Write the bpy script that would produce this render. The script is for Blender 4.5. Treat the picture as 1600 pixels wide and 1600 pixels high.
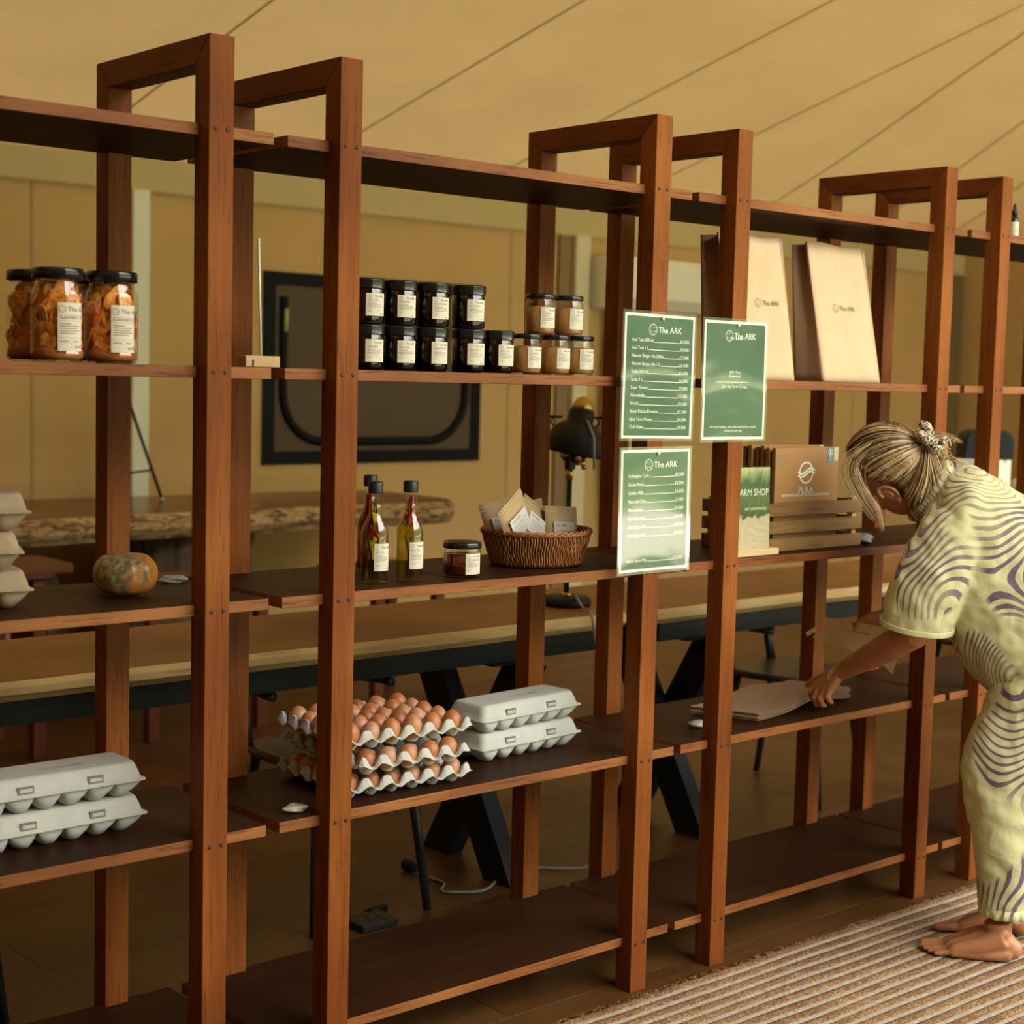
import bpy, bmesh, math, random
import numpy as np
from mathutils import Vector, Matrix
PI = math.pi
random.seed(7)
for o in list(bpy.data.objects): bpy.data.objects.remove(o)
S = bpy.context.scene
COL = S.collection

# ------------------------------------------------------------------ camera
cd = bpy.data.cameras.new('camera'); cam = bpy.data.objects.new('camera', cd); COL.objects.link(cam)
r_ = Vector((0.75366959, -0.65680006, 0.02440973)); u_ = Vector((0.03726126, 0.07977709, 0.99611606)); f_ = Vector((0.65619642, 0.74983285, -0.08459876))
m = Matrix((r_, u_, -f_)).transposed().to_4x4(); m.translation = Vector((-1.5448, -2.6387, 1.4864))
cam.matrix_world = m
cd.sensor_width = 36; cd.lens = 2506.8157 / 1600 * 36
cd.dof.use_dof = True; cd.dof.focus_distance = 3.55; cd.dof.aperture_fstop = 4.2
S.camera = cam

# ------------------------------------------------------------------ world: daylight over a garden beyond the open side
W = bpy.data.worlds.new('daylight'); S.world = W; W.use_nodes = True
nt = W.node_tree; nt.nodes.clear()
def wn(t, **k):
    n = nt.nodes.new(t)
    for a, b in k.items(): setattr(n, a, b)
    return n
tc = wn('ShaderNodeTexCoord'); sx = wn('ShaderNodeSeparateXYZ'); nt.links.new(tc.outputs['Generated'], sx.inputs[0])
mp = wn('ShaderNodeMapping'); mp.inputs['Scale'].default_value = (3, 3, 30); nt.links.new(tc.outputs['Generated'], mp.inputs[0])
no = wn('ShaderNodeTexNoise'); no.inputs['Scale'].default_value = 2.2; no.inputs['Detail'].default_value = 5; nt.links.new(mp.outputs[0], no.inputs['Vector'])
ad = wn('ShaderNodeMath', operation='MULTIPLY_ADD'); ad.inputs[1].default_value = .10      # height of the view ray plus a ragged tree line
nt.links.new(no.outputs['Fac'], ad.inputs[0]); nt.links.new(sx.outputs['Z'], ad.inputs[2])
ad2 = wn('ShaderNodeMath', operation='ADD'); ad2.inputs[1].default_value = .45; nt.links.new(ad.outputs[0], ad2.inputs[0])
rp = wn('ShaderNodeValToRGB'); e = rp.color_ramp.elements
e[0].position = .0; e[0].color = (.22, .19, .12, 1); e[1].position = 1; e[1].color = (.80, .77, .72, 1)
for p, c in ((.375, (.18, .19, .11, 1)), (.385, (.95, .84, .64, 1)), (.425, (.95, .84, .64, 1)), (.435, (.32, .38, .16, 1)), (.46, (.09, .12, .06, 1)), (.50, (.11, .14, .08, 1)), (.508, (.55, .56, .30, 1)), (.516, (.10, .12, .07, 1)), (.60, (.09, .10, .055, 1)), (.80, (.15, .16, .10, 1)), (.87, (.76, .74, .69, 1))):
    q = e.new(p); q.color = c
nt.links.new(ad2.outputs[0], rp.inputs[0])
bg = wn('ShaderNodeBackground'); bg.inputs['Strength'].default_value = 10.0; nt.links.new(rp.outputs[0], bg.inputs[0])
wo = wn('ShaderNodeOutputWorld'); nt.links.new(rp.outputs[0], bg.inputs[0]); nt.links.new(bg.outputs[0], wo.inputs[0])
# warm afternoon sun on the outside of the canvas roof, glowing through it
sd = bpy.data.lights.new('sun', 'SUN'); sd.energy = 2.0; sd.angle = .02; sd.color = (1, .9, .72)
sun = bpy.data.objects.new('sun', sd); COL.objects.link(sun); sun.rotation_euler = Vector((-.62, .25, -1)).to_track_quat('-Z', 'Y').to_euler()
S.view_settings.view_transform = 'Standard'; S.view_settings.look = 'None'; S.view_settings.gamma = 1
S.view_settings.use_curve_mapping = False; S.view_settings.exposure = 0.12

# ------------------------------------------------------------------ node helpers
MATS = {}
class NT:
    def __init__(s, name):
        s.m = bpy.data.materials.new(name); s.m.use_nodes = True; s.t = s.m.node_tree; s.t.nodes.clear(); MATS[name] = s.m
    def n(s, t, ins=None, **k):
        n = s.t.nodes.new(t)
        for a, b in k.items(): setattr(n, a, b)
        for a, b in (ins or {}).items():
            if isinstance(b, bpy.types.NodeSocket): s.t.links.new(b, n.inputs[a])
            else: n.inputs[a].default_value = b
        return n
    def math(s, op, a, b=0.0, c=0.0):
        return s.n('ShaderNodeMath', {0: a, 1: b, 2: c}, operation=op).outputs[0]
    def ramp(s, fac, stops, interp='LINEAR'):
        n = s.n('ShaderNodeValToRGB', {0: fac}); e = n.color_ramp.elements; n.color_ramp.interpolation = interp
        def c4(c): return (*c, 1) if len(c) == 3 else c
        e[0].position, e[0].color = stops[0][0], c4(stops[0][1]); e[1].position, e[1].color = stops[-1][0], c4(stops[-1][1])
        for p, c in stops[1:-1]: q = e.new(p); q.color = c4(c)
        return n.outputs[0]
    def mix(s, fac, a, b, bt='MIX'):
        n = s.n('ShaderNodeMix', data_type='RGBA', blend_type=bt)
        for i, v in ((0, fac), (6, a), (7, b)):
            if isinstance(v, bpy.types.NodeSocket): s.t.links.new(v, n.inputs[i])
            else: n.inputs[i].default_value = (*v, 1) if isinstance(v, tuple) and len(v) == 3 else v
        return n.outputs[2]
    def coord(s, scale=(1, 1, 1), rnd=True, which='Object'):
        c = s.n('ShaderNodeTexCoord').outputs[which]
        if rnd:
            oi = s.n('ShaderNodeObjectInfo').outputs['Random']
            v = s.n('ShaderNodeCombineXYZ', {0: s.math('MULTIPLY', oi, 31.7), 1: s.math('MULTIPLY', oi, 17.3), 2: s.math('MULTIPLY', oi, 11.9)}).outputs[0]
            c = s.n('ShaderNodeVectorMath', {0: c, 1: v}, operation='ADD').outputs[0]
        return s.n('ShaderNodeMapping', {0: c, 3: scale}).outputs[0]
    def noise(s, vec, scale, detail=4, rough=.55, dist=0):
        return s.n('ShaderNodeTexNoise', {'Vector': vec, 'Scale': scale, 'Detail': detail, 'Roughness': rough, 'Distortion': dist}).outputs[0]
    def bump(s, h, strength=.3, dist=.002):
        return s.n('ShaderNodeBump', {'Height': h, 'Strength': strength, 'Distance': dist}).outputs[0]
    def pbr(s, color, rough=.5, normal=None, **k):
        ins = {'Base Color': color if isinstance(color, bpy.types.NodeSocket) else (*color, 1), 'Roughness': rough}
        if normal is not None: ins['Normal'] = normal
        for a, b in k.items(): ins[a.replace('_', ' ')] = b
        p = s.n('ShaderNodeBsdfPrincipled', ins)
        return s.out(p.outputs[0])
    def out(s, sh):
        s.n('ShaderNodeOutputMaterial', {0: sh}); return s.m
def plain(name, c, rough=.5, **k): return NT(name).pbr(c, rough, **k)
def wood(name, dark, mid, light, axis, rough=.42, grain=1.0, bump=.25, spec=.22, pore=.55):
    t = NT(name); sc = [26, 26, 26]; sc['xyz'.index(axis)] = 1.6
    v = t.coord(tuple(x * grain for x in sc))
    n1 = t.noise(v, 1.0, 5, .6, .6)
    sc2 = [160, 160, 160]; sc2['xyz'.index(axis)] = 9
    n2 = t.noise(t.coord(tuple(x * grain for x in sc2)), 1.0, 3, .6)
    n3 = t.noise(t.coord((2.5, 2.5, 2.5)), 1.0, 2)
    f = t.math('MULTIPLY_ADD', n3, .7, t.math('MULTIPLY', n1, .5))
    c = t.ramp(f, [(.36, dark), (.58, mid), (.84, light)])
    pores = t.ramp(n2, [(.34, (.45, .4, .38)), (.44, (1, 1, 1))])
    c = t.mix(pore, c, pores, 'MULTIPLY')
    r = t.n('ShaderNodeMapRange', {0: n1, 3: rough - .08, 4: rough + .12}).outputs[0]
    return t.pbr(c, r, t.bump(n2, bump, .0006), Specular_IOR_Level=spec)

POST = wood('oiled teak upright', (.10, .027, .007), (.20, .058, .011), (.32, .108, .021), 'z', rough=.5, spec=.12)
POST_B = wood('oiled teak crossbar', (.08, .022, .006), (.15, .042, .010), (.23, .074, .016), 'y', rough=.5, spec=.12)
EDGE = wood('oiled teak board edge', (.12, .038, .010), (.235, .082, .023), (.37, .155, .047), 'x', rough=.5, bump=.5, pore=.9)
FACE = wood('dark board face', (.018, .0062, .0026), (.031, .0108, .0045), (.046, .018, .008), 'x', rough=.5, spec=.09)  # top and underside of the boards, much darker than their edges

# ------------------------------------------------------------------ mesh helpers
class MB:
    """collects geometry for ONE mesh object"""
    def __init__(s): s.v = []; s.f = []; s.mi = []; s.sm = []
    def add(s, vs, fs, mi=0, smooth=False, M=None):
        b = len(s.v)
        s.v += [tuple(M @ Vector(v)) if M is not None else tuple(v) for v in vs]
        for k, f in enumerate(fs):
            s.f.append(tuple(i + b for i in f)); s.mi.append(mi[k] if isinstance(mi, list) else mi); s.sm.append(smooth)
        return s
    def box(s, x0, x1, y0, y1, z0, z1, mi=0, M=None, c=0.0):
        if c <= 0:
            vs = [(x, y, z) for z in (z0, z1) for y in (y0, y1) for x in (x0, x1)]
            return s.add(vs, [(0, 2, 3, 1), (4, 5, 7, 6), (0, 1, 5, 4), (1, 3, 7, 5), (3, 2, 6, 7), (2, 0, 4, 6)], mi, False, M)
        bm = bmesh.new(); bmesh.ops.create_cube(bm, size=1)
        for v in bm.verts: v.co = Vector(((x0 + x1) / 2 + v.co.x * (x1 - x0), (y0 + y1) / 2 + v.co.y * (y1 - y0), (z0 + z1) / 2 + v.co.z * (z1 - z0)))
        bmesh.ops.bevel(bm, geom=bm.edges[:], offset=c, segments=1, affect='EDGES')
        bm.verts.index_update(); s.add([v.co[:] for v in bm.verts], [[v.index for v in f.verts] for f in bm.faces], mi, False, M); bm.free(); return s
    def prism(s, poly, a0, a1, axis='x', mi=0, M=None, smooth=False):
        """poly: ring of 2D points; axis: extrude direction; 2D coords are the other two axes in order"""
        def P(a, p): return {'x': (a, p[0], p[1]), 'y': (p[0], a, p[1]), 'z': (p[0], p[1], a)}[axis]
        n = len(poly); vs = [P(a0, p) for p in poly] + [P(a1, p) for p in poly]
        fs = [tuple(range(n)), tuple(range(2 * n - 1, n - 1, -1))] + [(i, n + i, n + (i + 1) % n, (i + 1) % n) for i in range(n)]
        return s.add(vs, fs, mi, smooth, M)
    def loft(s, rings, mi=0, cap=True, smooth=True, M=None, closed=True):
        n = len(rings[0]); vs = [p for r in rings for p in r]; fs = []
        for k in range(len(rings) - 1):
            for i in range(n if closed else n - 1):
                j = (i + 1) % n; fs.append((k * n + i, k * n + j, (k + 1) * n + j, (k + 1) * n + i))
        if cap: fs += [tuple(range(n - 1, -1, -1)), tuple(range((len(rings) - 1) * n, len(rings) * n))]
        return s.add(vs, fs, mi, smooth, M)
    def lathe(s, prof, seg=32, mi=0, c=(0, 0, 0), smooth=True, cap=True, M=None):
        rings = [[(c[0] + r * math.cos(2 * PI * i / seg), c[1] + r * math.sin(2 * PI * i / seg), c[2] + z) for i in range(seg)] for r, z in prof]
        return s.loft(rings, mi, cap, smooth, M)
    def tube(s, path, rad, seg=8, mi=0, cap=True, closed=False, flat=1.0):
        P = [Vector(p) for p in path]; n = len(P); rings = []; R = rad if hasattr(rad, '__len__') else [rad] * n
        t0 = (P[1] - P[0]).normalized(); a = Vector((0, 0, 1)) if abs(t0.z) < .9 else Vector((1, 0, 0)); nx = (a - t0 * a.dot(t0)).normalized()
        for i in range(n):
            if closed: t = (P[(i + 1) % n] - P[i - 1]).normalized()
            else: t = (P[min(i + 1, n - 1)] - P[max(i - 1, 0)]).normalized()
            nx = (nx - t * nx.dot(t)).normalized(); ny = t.cross(nx)
            rings.append([tuple(P[i] + (nx * math.cos(2 * PI * k / seg) * flat + ny * math.sin(2 * PI * k / seg)) * R[i]) for k in range(seg)])
        if closed: rings.append(rings[0]); cap = False
        return s.loft(rings, mi, cap)
    def ell(s, c, r, mi=0, seg=16, M=None):
        rings = []
        for i in range(1, seg // 2):
            a = PI * i / (seg // 2); rings.append([(c[0] + r[0] * math.sin(a) * math.cos(2 * PI * k / seg), c[1] + r[1] * math.sin(a) * math.sin(2 * PI * k / seg), c[2] - r[2] * math.cos(a)) for k in range(seg)])
        return s.loft(rings, mi, True, True, M)
    def grid(s, fn, nu, nv, mi=0, smooth=True):
        vs = [fn(i / nu, j / nv) for j in range(nv + 1) for i in range(nu + 1)]
        fs = [(j * (nu + 1) + i, j * (nu + 1) + i + 1, (j + 1) * (nu + 1) + i + 1, (j + 1) * (nu + 1) + i) for j in range(nv) for i in range(nu)]
        return s.add(vs, fs, mi, smooth)
    def mesh(s, name):
        me = bpy.data.meshes.new(name); me.from_pydata(s.v, [], s.f)
        me.polygons.foreach_set('material_index', s.mi); me.polygons.foreach_set('use_smooth', s.sm); me.update()
        return me
    def build(s, name, mats, parent=None, loc=None, rot=None, **k):
        o = bpy.data.objects.new(name, s.mesh(name)); COL.objects.link(o)
        for mt in (mats if isinstance(mats, (list, tuple)) else [mats]): o.data.materials.append(mt)
        return fin(o, parent, loc, rot, **k)
def fin(o, parent=None, loc=None, rot=None, label=None, cat=None, group=None, kind=None, bev=0, sub=0, solid=0):
    if parent is not None: o.parent = parent
    if loc is not None: o.location = loc
    if rot is not None: o.rotation_euler = rot
    if label: o['label'] = label
    if cat: o['category'] = cat
    if group: o['group'] = group
    if kind: o['kind'] = kind
    if solid: md = o.modifiers.new('s', 'SOLIDIFY'); md.thickness = solid; md.offset = 0
    if bev: md = o.modifiers.new('b', 'BEVEL'); md.width = bev; md.segments = 2; md.limit_method = 'ANGLE'
    if sub: md = o.modifiers.new('d', 'SUBSURF'); md.levels = md.render_levels = sub
    return o
def thing(name, label, cat, loc=(0, 0, 0), rz=0, group=None):
    o = bpy.data.objects.new(name, None); COL.objects.link(o); o.empty_display_size = .05
    return fin(o, None, loc, (0, 0, rz), label, cat, group)
def copy_tree(o, parent=None):
    c = o.copy(); COL.objects.link(c); c.parent = parent
    for ch in list(o.children): copy_tree(ch, c)
    return c
def dup(o, loc, rz=0, label=None, group=None):
    c = copy_tree(o); c.location = loc; c.rotation_euler = (0, 0, rz)
    if label: c['label'] = label
    if group: c['group'] = group
    return c
FC = {}
def text2d(txt):
    if txt not in FC:
        cu = bpy.data.curves.new('t', 'FONT'); cu.body = txt; cu.size = 1; cu.resolution_u = 2
        o = bpy.data.objects.new('t', cu); COL.objects.link(o)
        me = o.to_mesh(); FC[txt] = ([(v.co.x, v.co.y) for v in me.vertices], [tuple(p.vertices) for p in me.polygons])
        o.to_mesh_clear(); bpy.data.objects.remove(o); bpy.data.curves.remove(cu)
    return FC[txt]
def put_text(mb, txt, x, y, size, fn, mi=0, align='l', sx=1.0):
    """flat lettering; fn maps (u, v) of the sheet to a 3D point"""
    vs, fs = text2d(txt)
    w = max(v[0] for v in vs) * size * sx
    x0 = {'l': x, 'c': x - w / 2, 'r': x - w}[align]
    mb.add([fn(x0 + v[0] * size * sx, y + v[1] * size) for v in vs], fs, mi)
def put_rect(mb, x0, x1, y0, y1, fn, mi=0, n=1):
    for k in range(n):
        a, b = x0 + (x1 - x0) * k / n, x0 + (x1 - x0) * (k + 1) / n
        mb.add([fn(a, y0), fn(b, y0), fn(b, y1), fn(a, y1)], [(0, 1, 2, 3)], mi)
def put_ring(mb, x, y, r, t, fn, mi=0, n=24, ay=1.0, a0=0, a1=2 * PI):
    for k in range(n):
        a, b = a0 + (a1 - a0) * k / n, a0 + (a1 - a0) * (k + 1) / n
        mb.add([fn(x + math.cos(q) * rr, y + math.sin(q) * rr * ay) for q, rr in ((a, r), (b, r), (b, r - t), (a, r - t))], [(0, 1, 2, 3)], mi)
def emblem(mb, x, y, r, fn, mi=0):
    put_ring(mb, x, y, r, r * .1, fn, mi); put_ring(mb, x, y - r * .15, r * .62, r * .1, fn, mi, 12, .55, PI, 2 * PI)
    put_ring(mb, x, y + r * .25, r * .5, r * .08, fn, mi, 10, .5, .2, PI - .2)

# ------------------------------------------------------------------ setting: floor of planks, canvas walls, canvas roof
FLOOR = wood('brown laminate floor', (.060, .026, .007), (.096, .042, .012), (.135, .064, .021), 'x', rough=.36, grain=.5, bump=.08)
GAP = plain('dark joint', (.02, .012, .008), .9)
fl = MB().box(-5, 10.6, -4.2, 5.3, -.06, -.0125).build('floor', GAP, kind='structure')
pm = MB().box(0, 1.2985, 0, .2266, -.012, 0, c=.0006).mesh('plank'); pm.materials.append(FLOOR)
k = 0
for j in range(31):
    y = -1.75 + j * .2275
    for i in range(-1, 10):
        x = -1.6 + i * 1.3 + (j * .47) % 1.3
        if x > 10.5 or x + 1.3 < -1.6: continue
        if k >= 300: break
        o = bpy.data.objects.new('plank', pm); COL.objects.link(o); o.parent = fl; o.location = (x, y, 0); k += 1

def canvas(name, col, rough=.9, trans=0.0):
    t = NT(name); v = t.coord((1, 1, 1), False)
    n = t.noise(v, 1.3, 4, .6, .4); n2 = t.noise(v, 700, 2)
    c = t.mix(t.ramp(n, [(.3, (0, 0, 0)), (.7, (1, 1, 1))]), tuple(x * .93 for x in col), tuple(min(1, x * 1.05) for x in col))
    bmp = t.bump(t.math('MULTIPLY_ADD', n2, .02, t.math('MULTIPLY', n, 1.0)), .5, .02)
    d = t.n('ShaderNodeBsdfDiffuse', {0: c, 2: bmp})
    if not trans: return t.out(d.outputs[0])
    tr = t.n('ShaderNodeBsdfTranslucent', {0: c})
    return t.out(t.n('ShaderNodeMixShader', {0: trans, 1: d.outputs[0], 2: tr.outputs[0]}).outputs[0])
CW = canvas('tan wall canvas', (.53, .355, .155))
CR = canvas('tan roof canvas', (.49, .335, .135), trans=.09)
CB = plain('beige canvas border', (.50, .40, .20), .85)
POLE = plain('pale painted pole', (.62, .56, .38), .45)
YW = 5.2
wb = MB().box(-5, 10.3, YW, YW + .02, 0, 2.75).build('wall_back', CW, kind='structure')
MB().box(10.3, 10.32, -3, YW, 0, 4.8).build('wall_right', CW, kind='structure')
MB().box(-5.02, -5, -4.2, YW, 0, 5).build('wall_left', CW, kind='structure')
MB().box(-5, .4, -3.5, -3.48, 0, 4.8).build('front_light_blocker', CW, kind='structure')  # unseen canvas added to keep daylight off the left-hand faces
def roof_z(y): return 2.56 + .25 * (YW - y)
rf = MB()
rf.grid(lambda a, b: (-5 + 15.4 * a, YW - 8.6 * b, roof_z(YW - 8.6 * b) + .02 + .012 * math.sin(2 * PI * ((-5 + 15.4 * a) - 1.1) / 1.2)), 90, 12)
rf.build('ceiling', CR, kind='structure')
SEAM = plain('canvas seam', (.44, .32, .145), .9)
cl = bpy.data.objects['ceiling']
for x0, x1 in ((-.2, -.2), (1.02, 1.02), (2.23, 2.23), (3.53, 3.55), (4.77, 4.70), (5.95, 5.72), (7.30, 6.0), (8.6, 6.9), (9.6, 7.6)):
    p0 = Vector((x0, 5.0, roof_z(5.0))); p1 = Vector((x1, 1.8, roof_z(1.8)))
    MB().tube([p0.lerp(p1, t / 12) + Vector((0, 0, .012 * math.sin(2 * PI * (p0.lerp(p1, t / 12).x - 1.1) / 1.2) - .006 + .02)) for t in range(13)], .006, 6, flat=.35).build('seam', SEAM, cl)
MB().box(-5, 10.3, YW - .03, YW, 2.417, 2.60, c=.006).build('trim_1', CB, kind='structure')          # border band under the roof
MB().box(-5, 10.3, YW - .034, YW - .03, 2.410, 2.418).build('trim_2', SEAM, kind='structure')
for x in (2.03, 3.0, 5.26, 5.42, 8.88, 9.9): MB().box(x - .012, x + .012, YW - .006, YW, 0, 2.42, c=.002).build('seam', SEAM, wb)
def tentpole(x, w, lab, m_=POLE, d=.05):
    o = MB().box(-w / 2, w / 2, -d, 0, 0, 2.42, c=.004).build('tent_pole', m_, None, (x, YW - .008, 0), label=lab, cat='pole')
    return o
tentpole(2.61, .10, 'pale flat tent pole against the back wall left of the black mesh window', plain('white pole', (.66, .68, .56), .4))
tentpole(5.84, .13, 'pale tent pole between the black mesh window and the air conditioner')
tentpole(5.70, .09, 'darker brown strap post just left of the pole by the air conditioner', plain('brown strap', (.22, .15, .07), .8), .02)
tentpole(10.18, .18, 'dark upright flap post in the far right corner of the tent', plain('shade flap', (.16, .11, .045), .9), .04)
# mesh window in the back wall
BLK = plain('black webbing', (.006, .007, .008), .7, Specular_IOR_Level=.15)
MESH = plain('dark insect mesh', (.085, .058, .034), .8)
wx0, wx1, wz0, wz1 = 3.40, 5.01, .945, 2.045
fr = MB(); t_ = .075
fr.box(wx0, wx1, YW - .02, YW - .004, wz0, wz0 + t_).box(wx0, wx1, YW - .02, YW - .004, wz1 - t_, wz1).box(wx0, wx0 + t_, YW - .02, YW - .004, wz0 + t_, wz1 - t_).box(wx1 - t_, wx1, YW - .02, YW - .004, wz0 + t_, wz1 - t_)
wf = fr.build('window_1', BLK, kind='structure')
MB().box(wx0 + t_, wx1 - t_, YW - .010, YW - .004, wz0 + t_, wz1 - t_).build('mesh_panel', MESH, wf)
ix0, ix1, iz0, iz1, rr = wx0 + .13, wx1 - .13, wz0 + .13, wz1 - .14, .28
zp = [(ix0, YW - .02, iz1), (ix0, YW - .02, (iz0 + iz1) / 2)] + [(ix0 + rr - rr * math.cos(a), YW - .02, iz0 + rr - rr * math.sin(a)) for a in [PI / 2 * i / 8 for i in range(9)]] + \
     [(ix1 - rr + rr * math.sin(a), YW - .02, iz0 + rr - rr * math.cos(a)) for a in [PI / 2 * i / 8 for i in range(9)]] + [(ix1, YW - .02, (iz0 + iz1) / 2), (ix1, YW - .02, iz1)]
MB().tube(zp, .026, 6, flat=1).build('zip', BLK, wf)
MB().tube([(ix0 + .0, YW - .05, iz1 - .07), (ix0 - .005, YW - .05, iz1 - .2)], .012, 6).build('zip_pull', plain('lime cord', (.35, .5, .18), .5), wf)

# air conditioner and its duct
WHT = plain('off white plastic', (.80, .79, .70), .35)
ac = thing('air_conditioner', 'white wall air conditioner high on the back wall behind the menu posts', 'air conditioner', (6.58, YW - .008, 1.95))
MB().prism([(0, 0), (-.18, .0), (-.25, .07), (-.25, .30), (-.22, .345), (0, .345)], -.63, .63, 'x').build('housing', WHT, ac, bev=.008)
MB().box(-.60, .60, -.20, -.08, -.004, .0).build('air_flap', plain('grey flap', (.45, .43, .36), .4), ac)
MB().box(-.61, -.50, -.2515, -.250, .16, .30).build('energy_sticker', plain('yellow sticker', (.55, .42, .03), .5), ac)
du = MB(); pts = [(6.15, YW - .06, 1.93)] + [(6.12 - .03 * math.sin(i / 5), YW - .07, 1.9 - i * .075) for i in range(24)]
du.tube([Vector(p) for p in pts], [.04 + .006 * (i % 2) for i in range(len(pts))], 10)
du.build('drain_hose', plain('translucent duct', (.55, .55, .44), .4), label='pale ribbed hose running down the wall below the air conditioner', cat='hose')

# ------------------------------------------------------------------ far live-edge table with its trunk base
BARK = NT('live edge bark'); v = BARK.coord((2, 9, 9)); n_ = BARK.noise(v, 4, 6, .65, 1.5)
BARK = BARK.pbr(BARK.ramp(n_, [(.35, (.05, .022, .008)), (.47, (.20, .11, .04)), (.55, (.50, .34, .14)), (.7, (.16, .08, .03))]), .6, BARK.bump(n_, .8, .02))
TBT = wood('polished slab top', (.075, .026, .008), (.13, .050, .016), (.20, .085, .03), 'x', rough=.22, grain=.4, bump=.05)
def slab(x0, x1, y0, y1, z1, th, seed, amp, bulge, mats, name, parent, n=80, endr=.15):
    rnd = random.Random(seed); ph = [rnd.random() * 6 for _ in range(6)]
    def wob(x, q): return amp * (math.sin(2.1 * x + ph[q]) + .5 * math.sin(5.3 * x + ph[q + 1]) + .25 * math.sin(13 * x + ph[(q + 2) % 6]))
    mb = MB(); rings = []
    for i in range(n + 1):
        x = x0 + (x1 - x0) * i / n; e = min(1, min(i, n - i) / n * (x1 - x0) / endr) if endr > 0 else 1
        sh = (1 - math.sqrt(max(0, 1 - (1 - e) ** 2))) * (y1 - y0) * .22
        a, b = y0 + wob(x, 0) + sh, y1 + wob(x, 3) - sh
        bu = bulge * (1 + .5 * math.sin(9 * x + ph[2]))
        rings.append([(x, a + .012, z1), (x, a - bu * .5, z1 - th * .25), (x, a - bu * .6, z1 - th * .6), (x, a + .02, z1 - th), (x, b - .02, z1 - th), (x, b + bu * .6, z1 - th * .5), (x, b - .012, z1)])
    m = 7; vs = [p for r in rings for p in r]; fs = []; mi = []
    for k in range(n):
        for i in range(m):
            j = (i + 1) % m; fs.append((k * m + i, k * m + j, (k + 1) * m + j, (k + 1) * m + i)); mi.append(0 if i == 6 else 1)
    fs += [tuple(range(m - 1, -1, -1)), tuple(range(n * m, n * m + m))]; mi += [1, 1]
    mb.add(vs, fs, mi); return mb.build(name, mats, parent)
ft = thing('live_edge_table', 'long slab table with rough bark edge against the back wall', 'table', (0, 0, 0))
slab(-.6, 4.02, 4.1, 5.06, .80, .12, 3, .03, .03, [TBT, BARK], 'table_top', ft, 120, .25)
LOG = NT('weathered trunk'); v = LOG.coord((7, 7, 1.5)); n_ = LOG.noise(v, 2, 5, .6, .5)
LOG = LOG.pbr(LOG.ramp(n_, [(.3, (.05, .032, .018)), (.6, (.17, .115, .065))]), .8, LOG.bump(n_, .6, .02))
for cx in (2.55, -.1):
    MB().lathe([(.40 + .03 * math.sin(i), z) for i, z in enumerate((0, .1, .22, .34, .46, .57, .68))], 20, smooth=True).build('trunk_base', LOG, ft, (cx, 4.62, 0))
# camera tripod on that table
TM = plain('black painted metal', (.010, .012, .013), .5, Specular_IOR_Level=.2)
tp = thing('tripod', 'small black metal tripod standing on the far live-edge table', 'tripod', (2.35, 4.82, .80))
for a in (-2.4, -.55, 1.5):
    MB().tube([(0, 0, .56), (.19 * math.cos(a), .17 * math.sin(a), .012)], .009, 6).build('leg', TM, tp)
    MB().ell((.19 * math.cos(a), .17 * math.sin(a), .012), (.014, .014, .012), seg=8).build('foot', plain('grey foot', (.4, .42, .42), .5), tp)
    MB().tube([(0, 0, .14), (.135 * math.cos(a), .12 * math.sin(a), .16)], .006, 6).build('brace', TM, tp)
MB().tube([(0, 0, .1), (0, 0, .66)], .014, 8).build('centre_column', TM, tp)
MB().tube([(-.03 + .05 * math.cos(a), 0, .60 + .045 * math.sin(a)) for a in np.linspace(0, 5.2, 14)], .006, 6).build('handle_loop', TM, tp)

# red-brown side table seen under the long table
RED = wood('red brown timber', (.07, .020, .012), (.13, .038, .022), (.18, .06, .035), 'z', rough=.5)
def stool(x, y, w, d, h, lab, grp=None):
    t = thing('wooden_stool', lab, 'stool', (x, y, 0), 0, grp)
    MB().box(-w / 2 - .02, w / 2 + .02, -d / 2 - .02, d / 2 + .02, h - .035, h, c=.006).build('seat', RED, t)
    for sx in (-1, 1):
        for sy in (-1, 1): MB().box(sx * (w / 2 - .03) - .025, sx * (w / 2 - .03) + .025, sy * (d / 2 - .03) - .025, sy * (d / 2 - .03) + .025, 0, h - .035, c=.003).build('leg', RED, t)
    for sy in (-1, 1): MB().box(-w / 2 + .055, w / 2 - .055, sy * (d / 2 - .03) - .012, sy * (d / 2 - .03) + .012, .22, .26).build('stretcher', RED, t)
    for sx in (-1, 1): MB().box(sx * (w / 2 - .03) - .012, sx * (w / 2 - .03) + .012, -d / 2 + .055, d / 2 - .055, .28, .32).build('stretcher', RED, t)
stool(.80, 3.2, .56, .42, .72, 'reddish wooden stool under the long table, leftmost of the three')
stool(1.78, 3.2, .56, .42, .62, 'reddish wooden stool behind the pumpkin bay, middle of the three')
stool(2.84, 3.25, .40, .42, .60, 'reddish wooden stool behind the open egg trays, rightmost of the three')
sb = thing('wooden_bench', 'dark brown bench plank low behind the pumpkin at the left', 'bench', (.2, 3.75, 0))
MB().box(-1.4, 1.27, -.17, .17, .62, .66, c=.005).build('seat', wood('bench top', (.08, .03, .012), (.14, .06, .025), (.2, .09, .04), 'x'), sb)
MB().box(-1.3, 1.22, -.13, -.10, .50, .618).build('apron', plain('dark bench apron', (.03, .014, .009), .7), sb)
for x in (-1.2, 1.15): MB().box(x - .03, x + .03, -.12, .12, 0, .50).build('leg', RED, sb)

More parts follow.
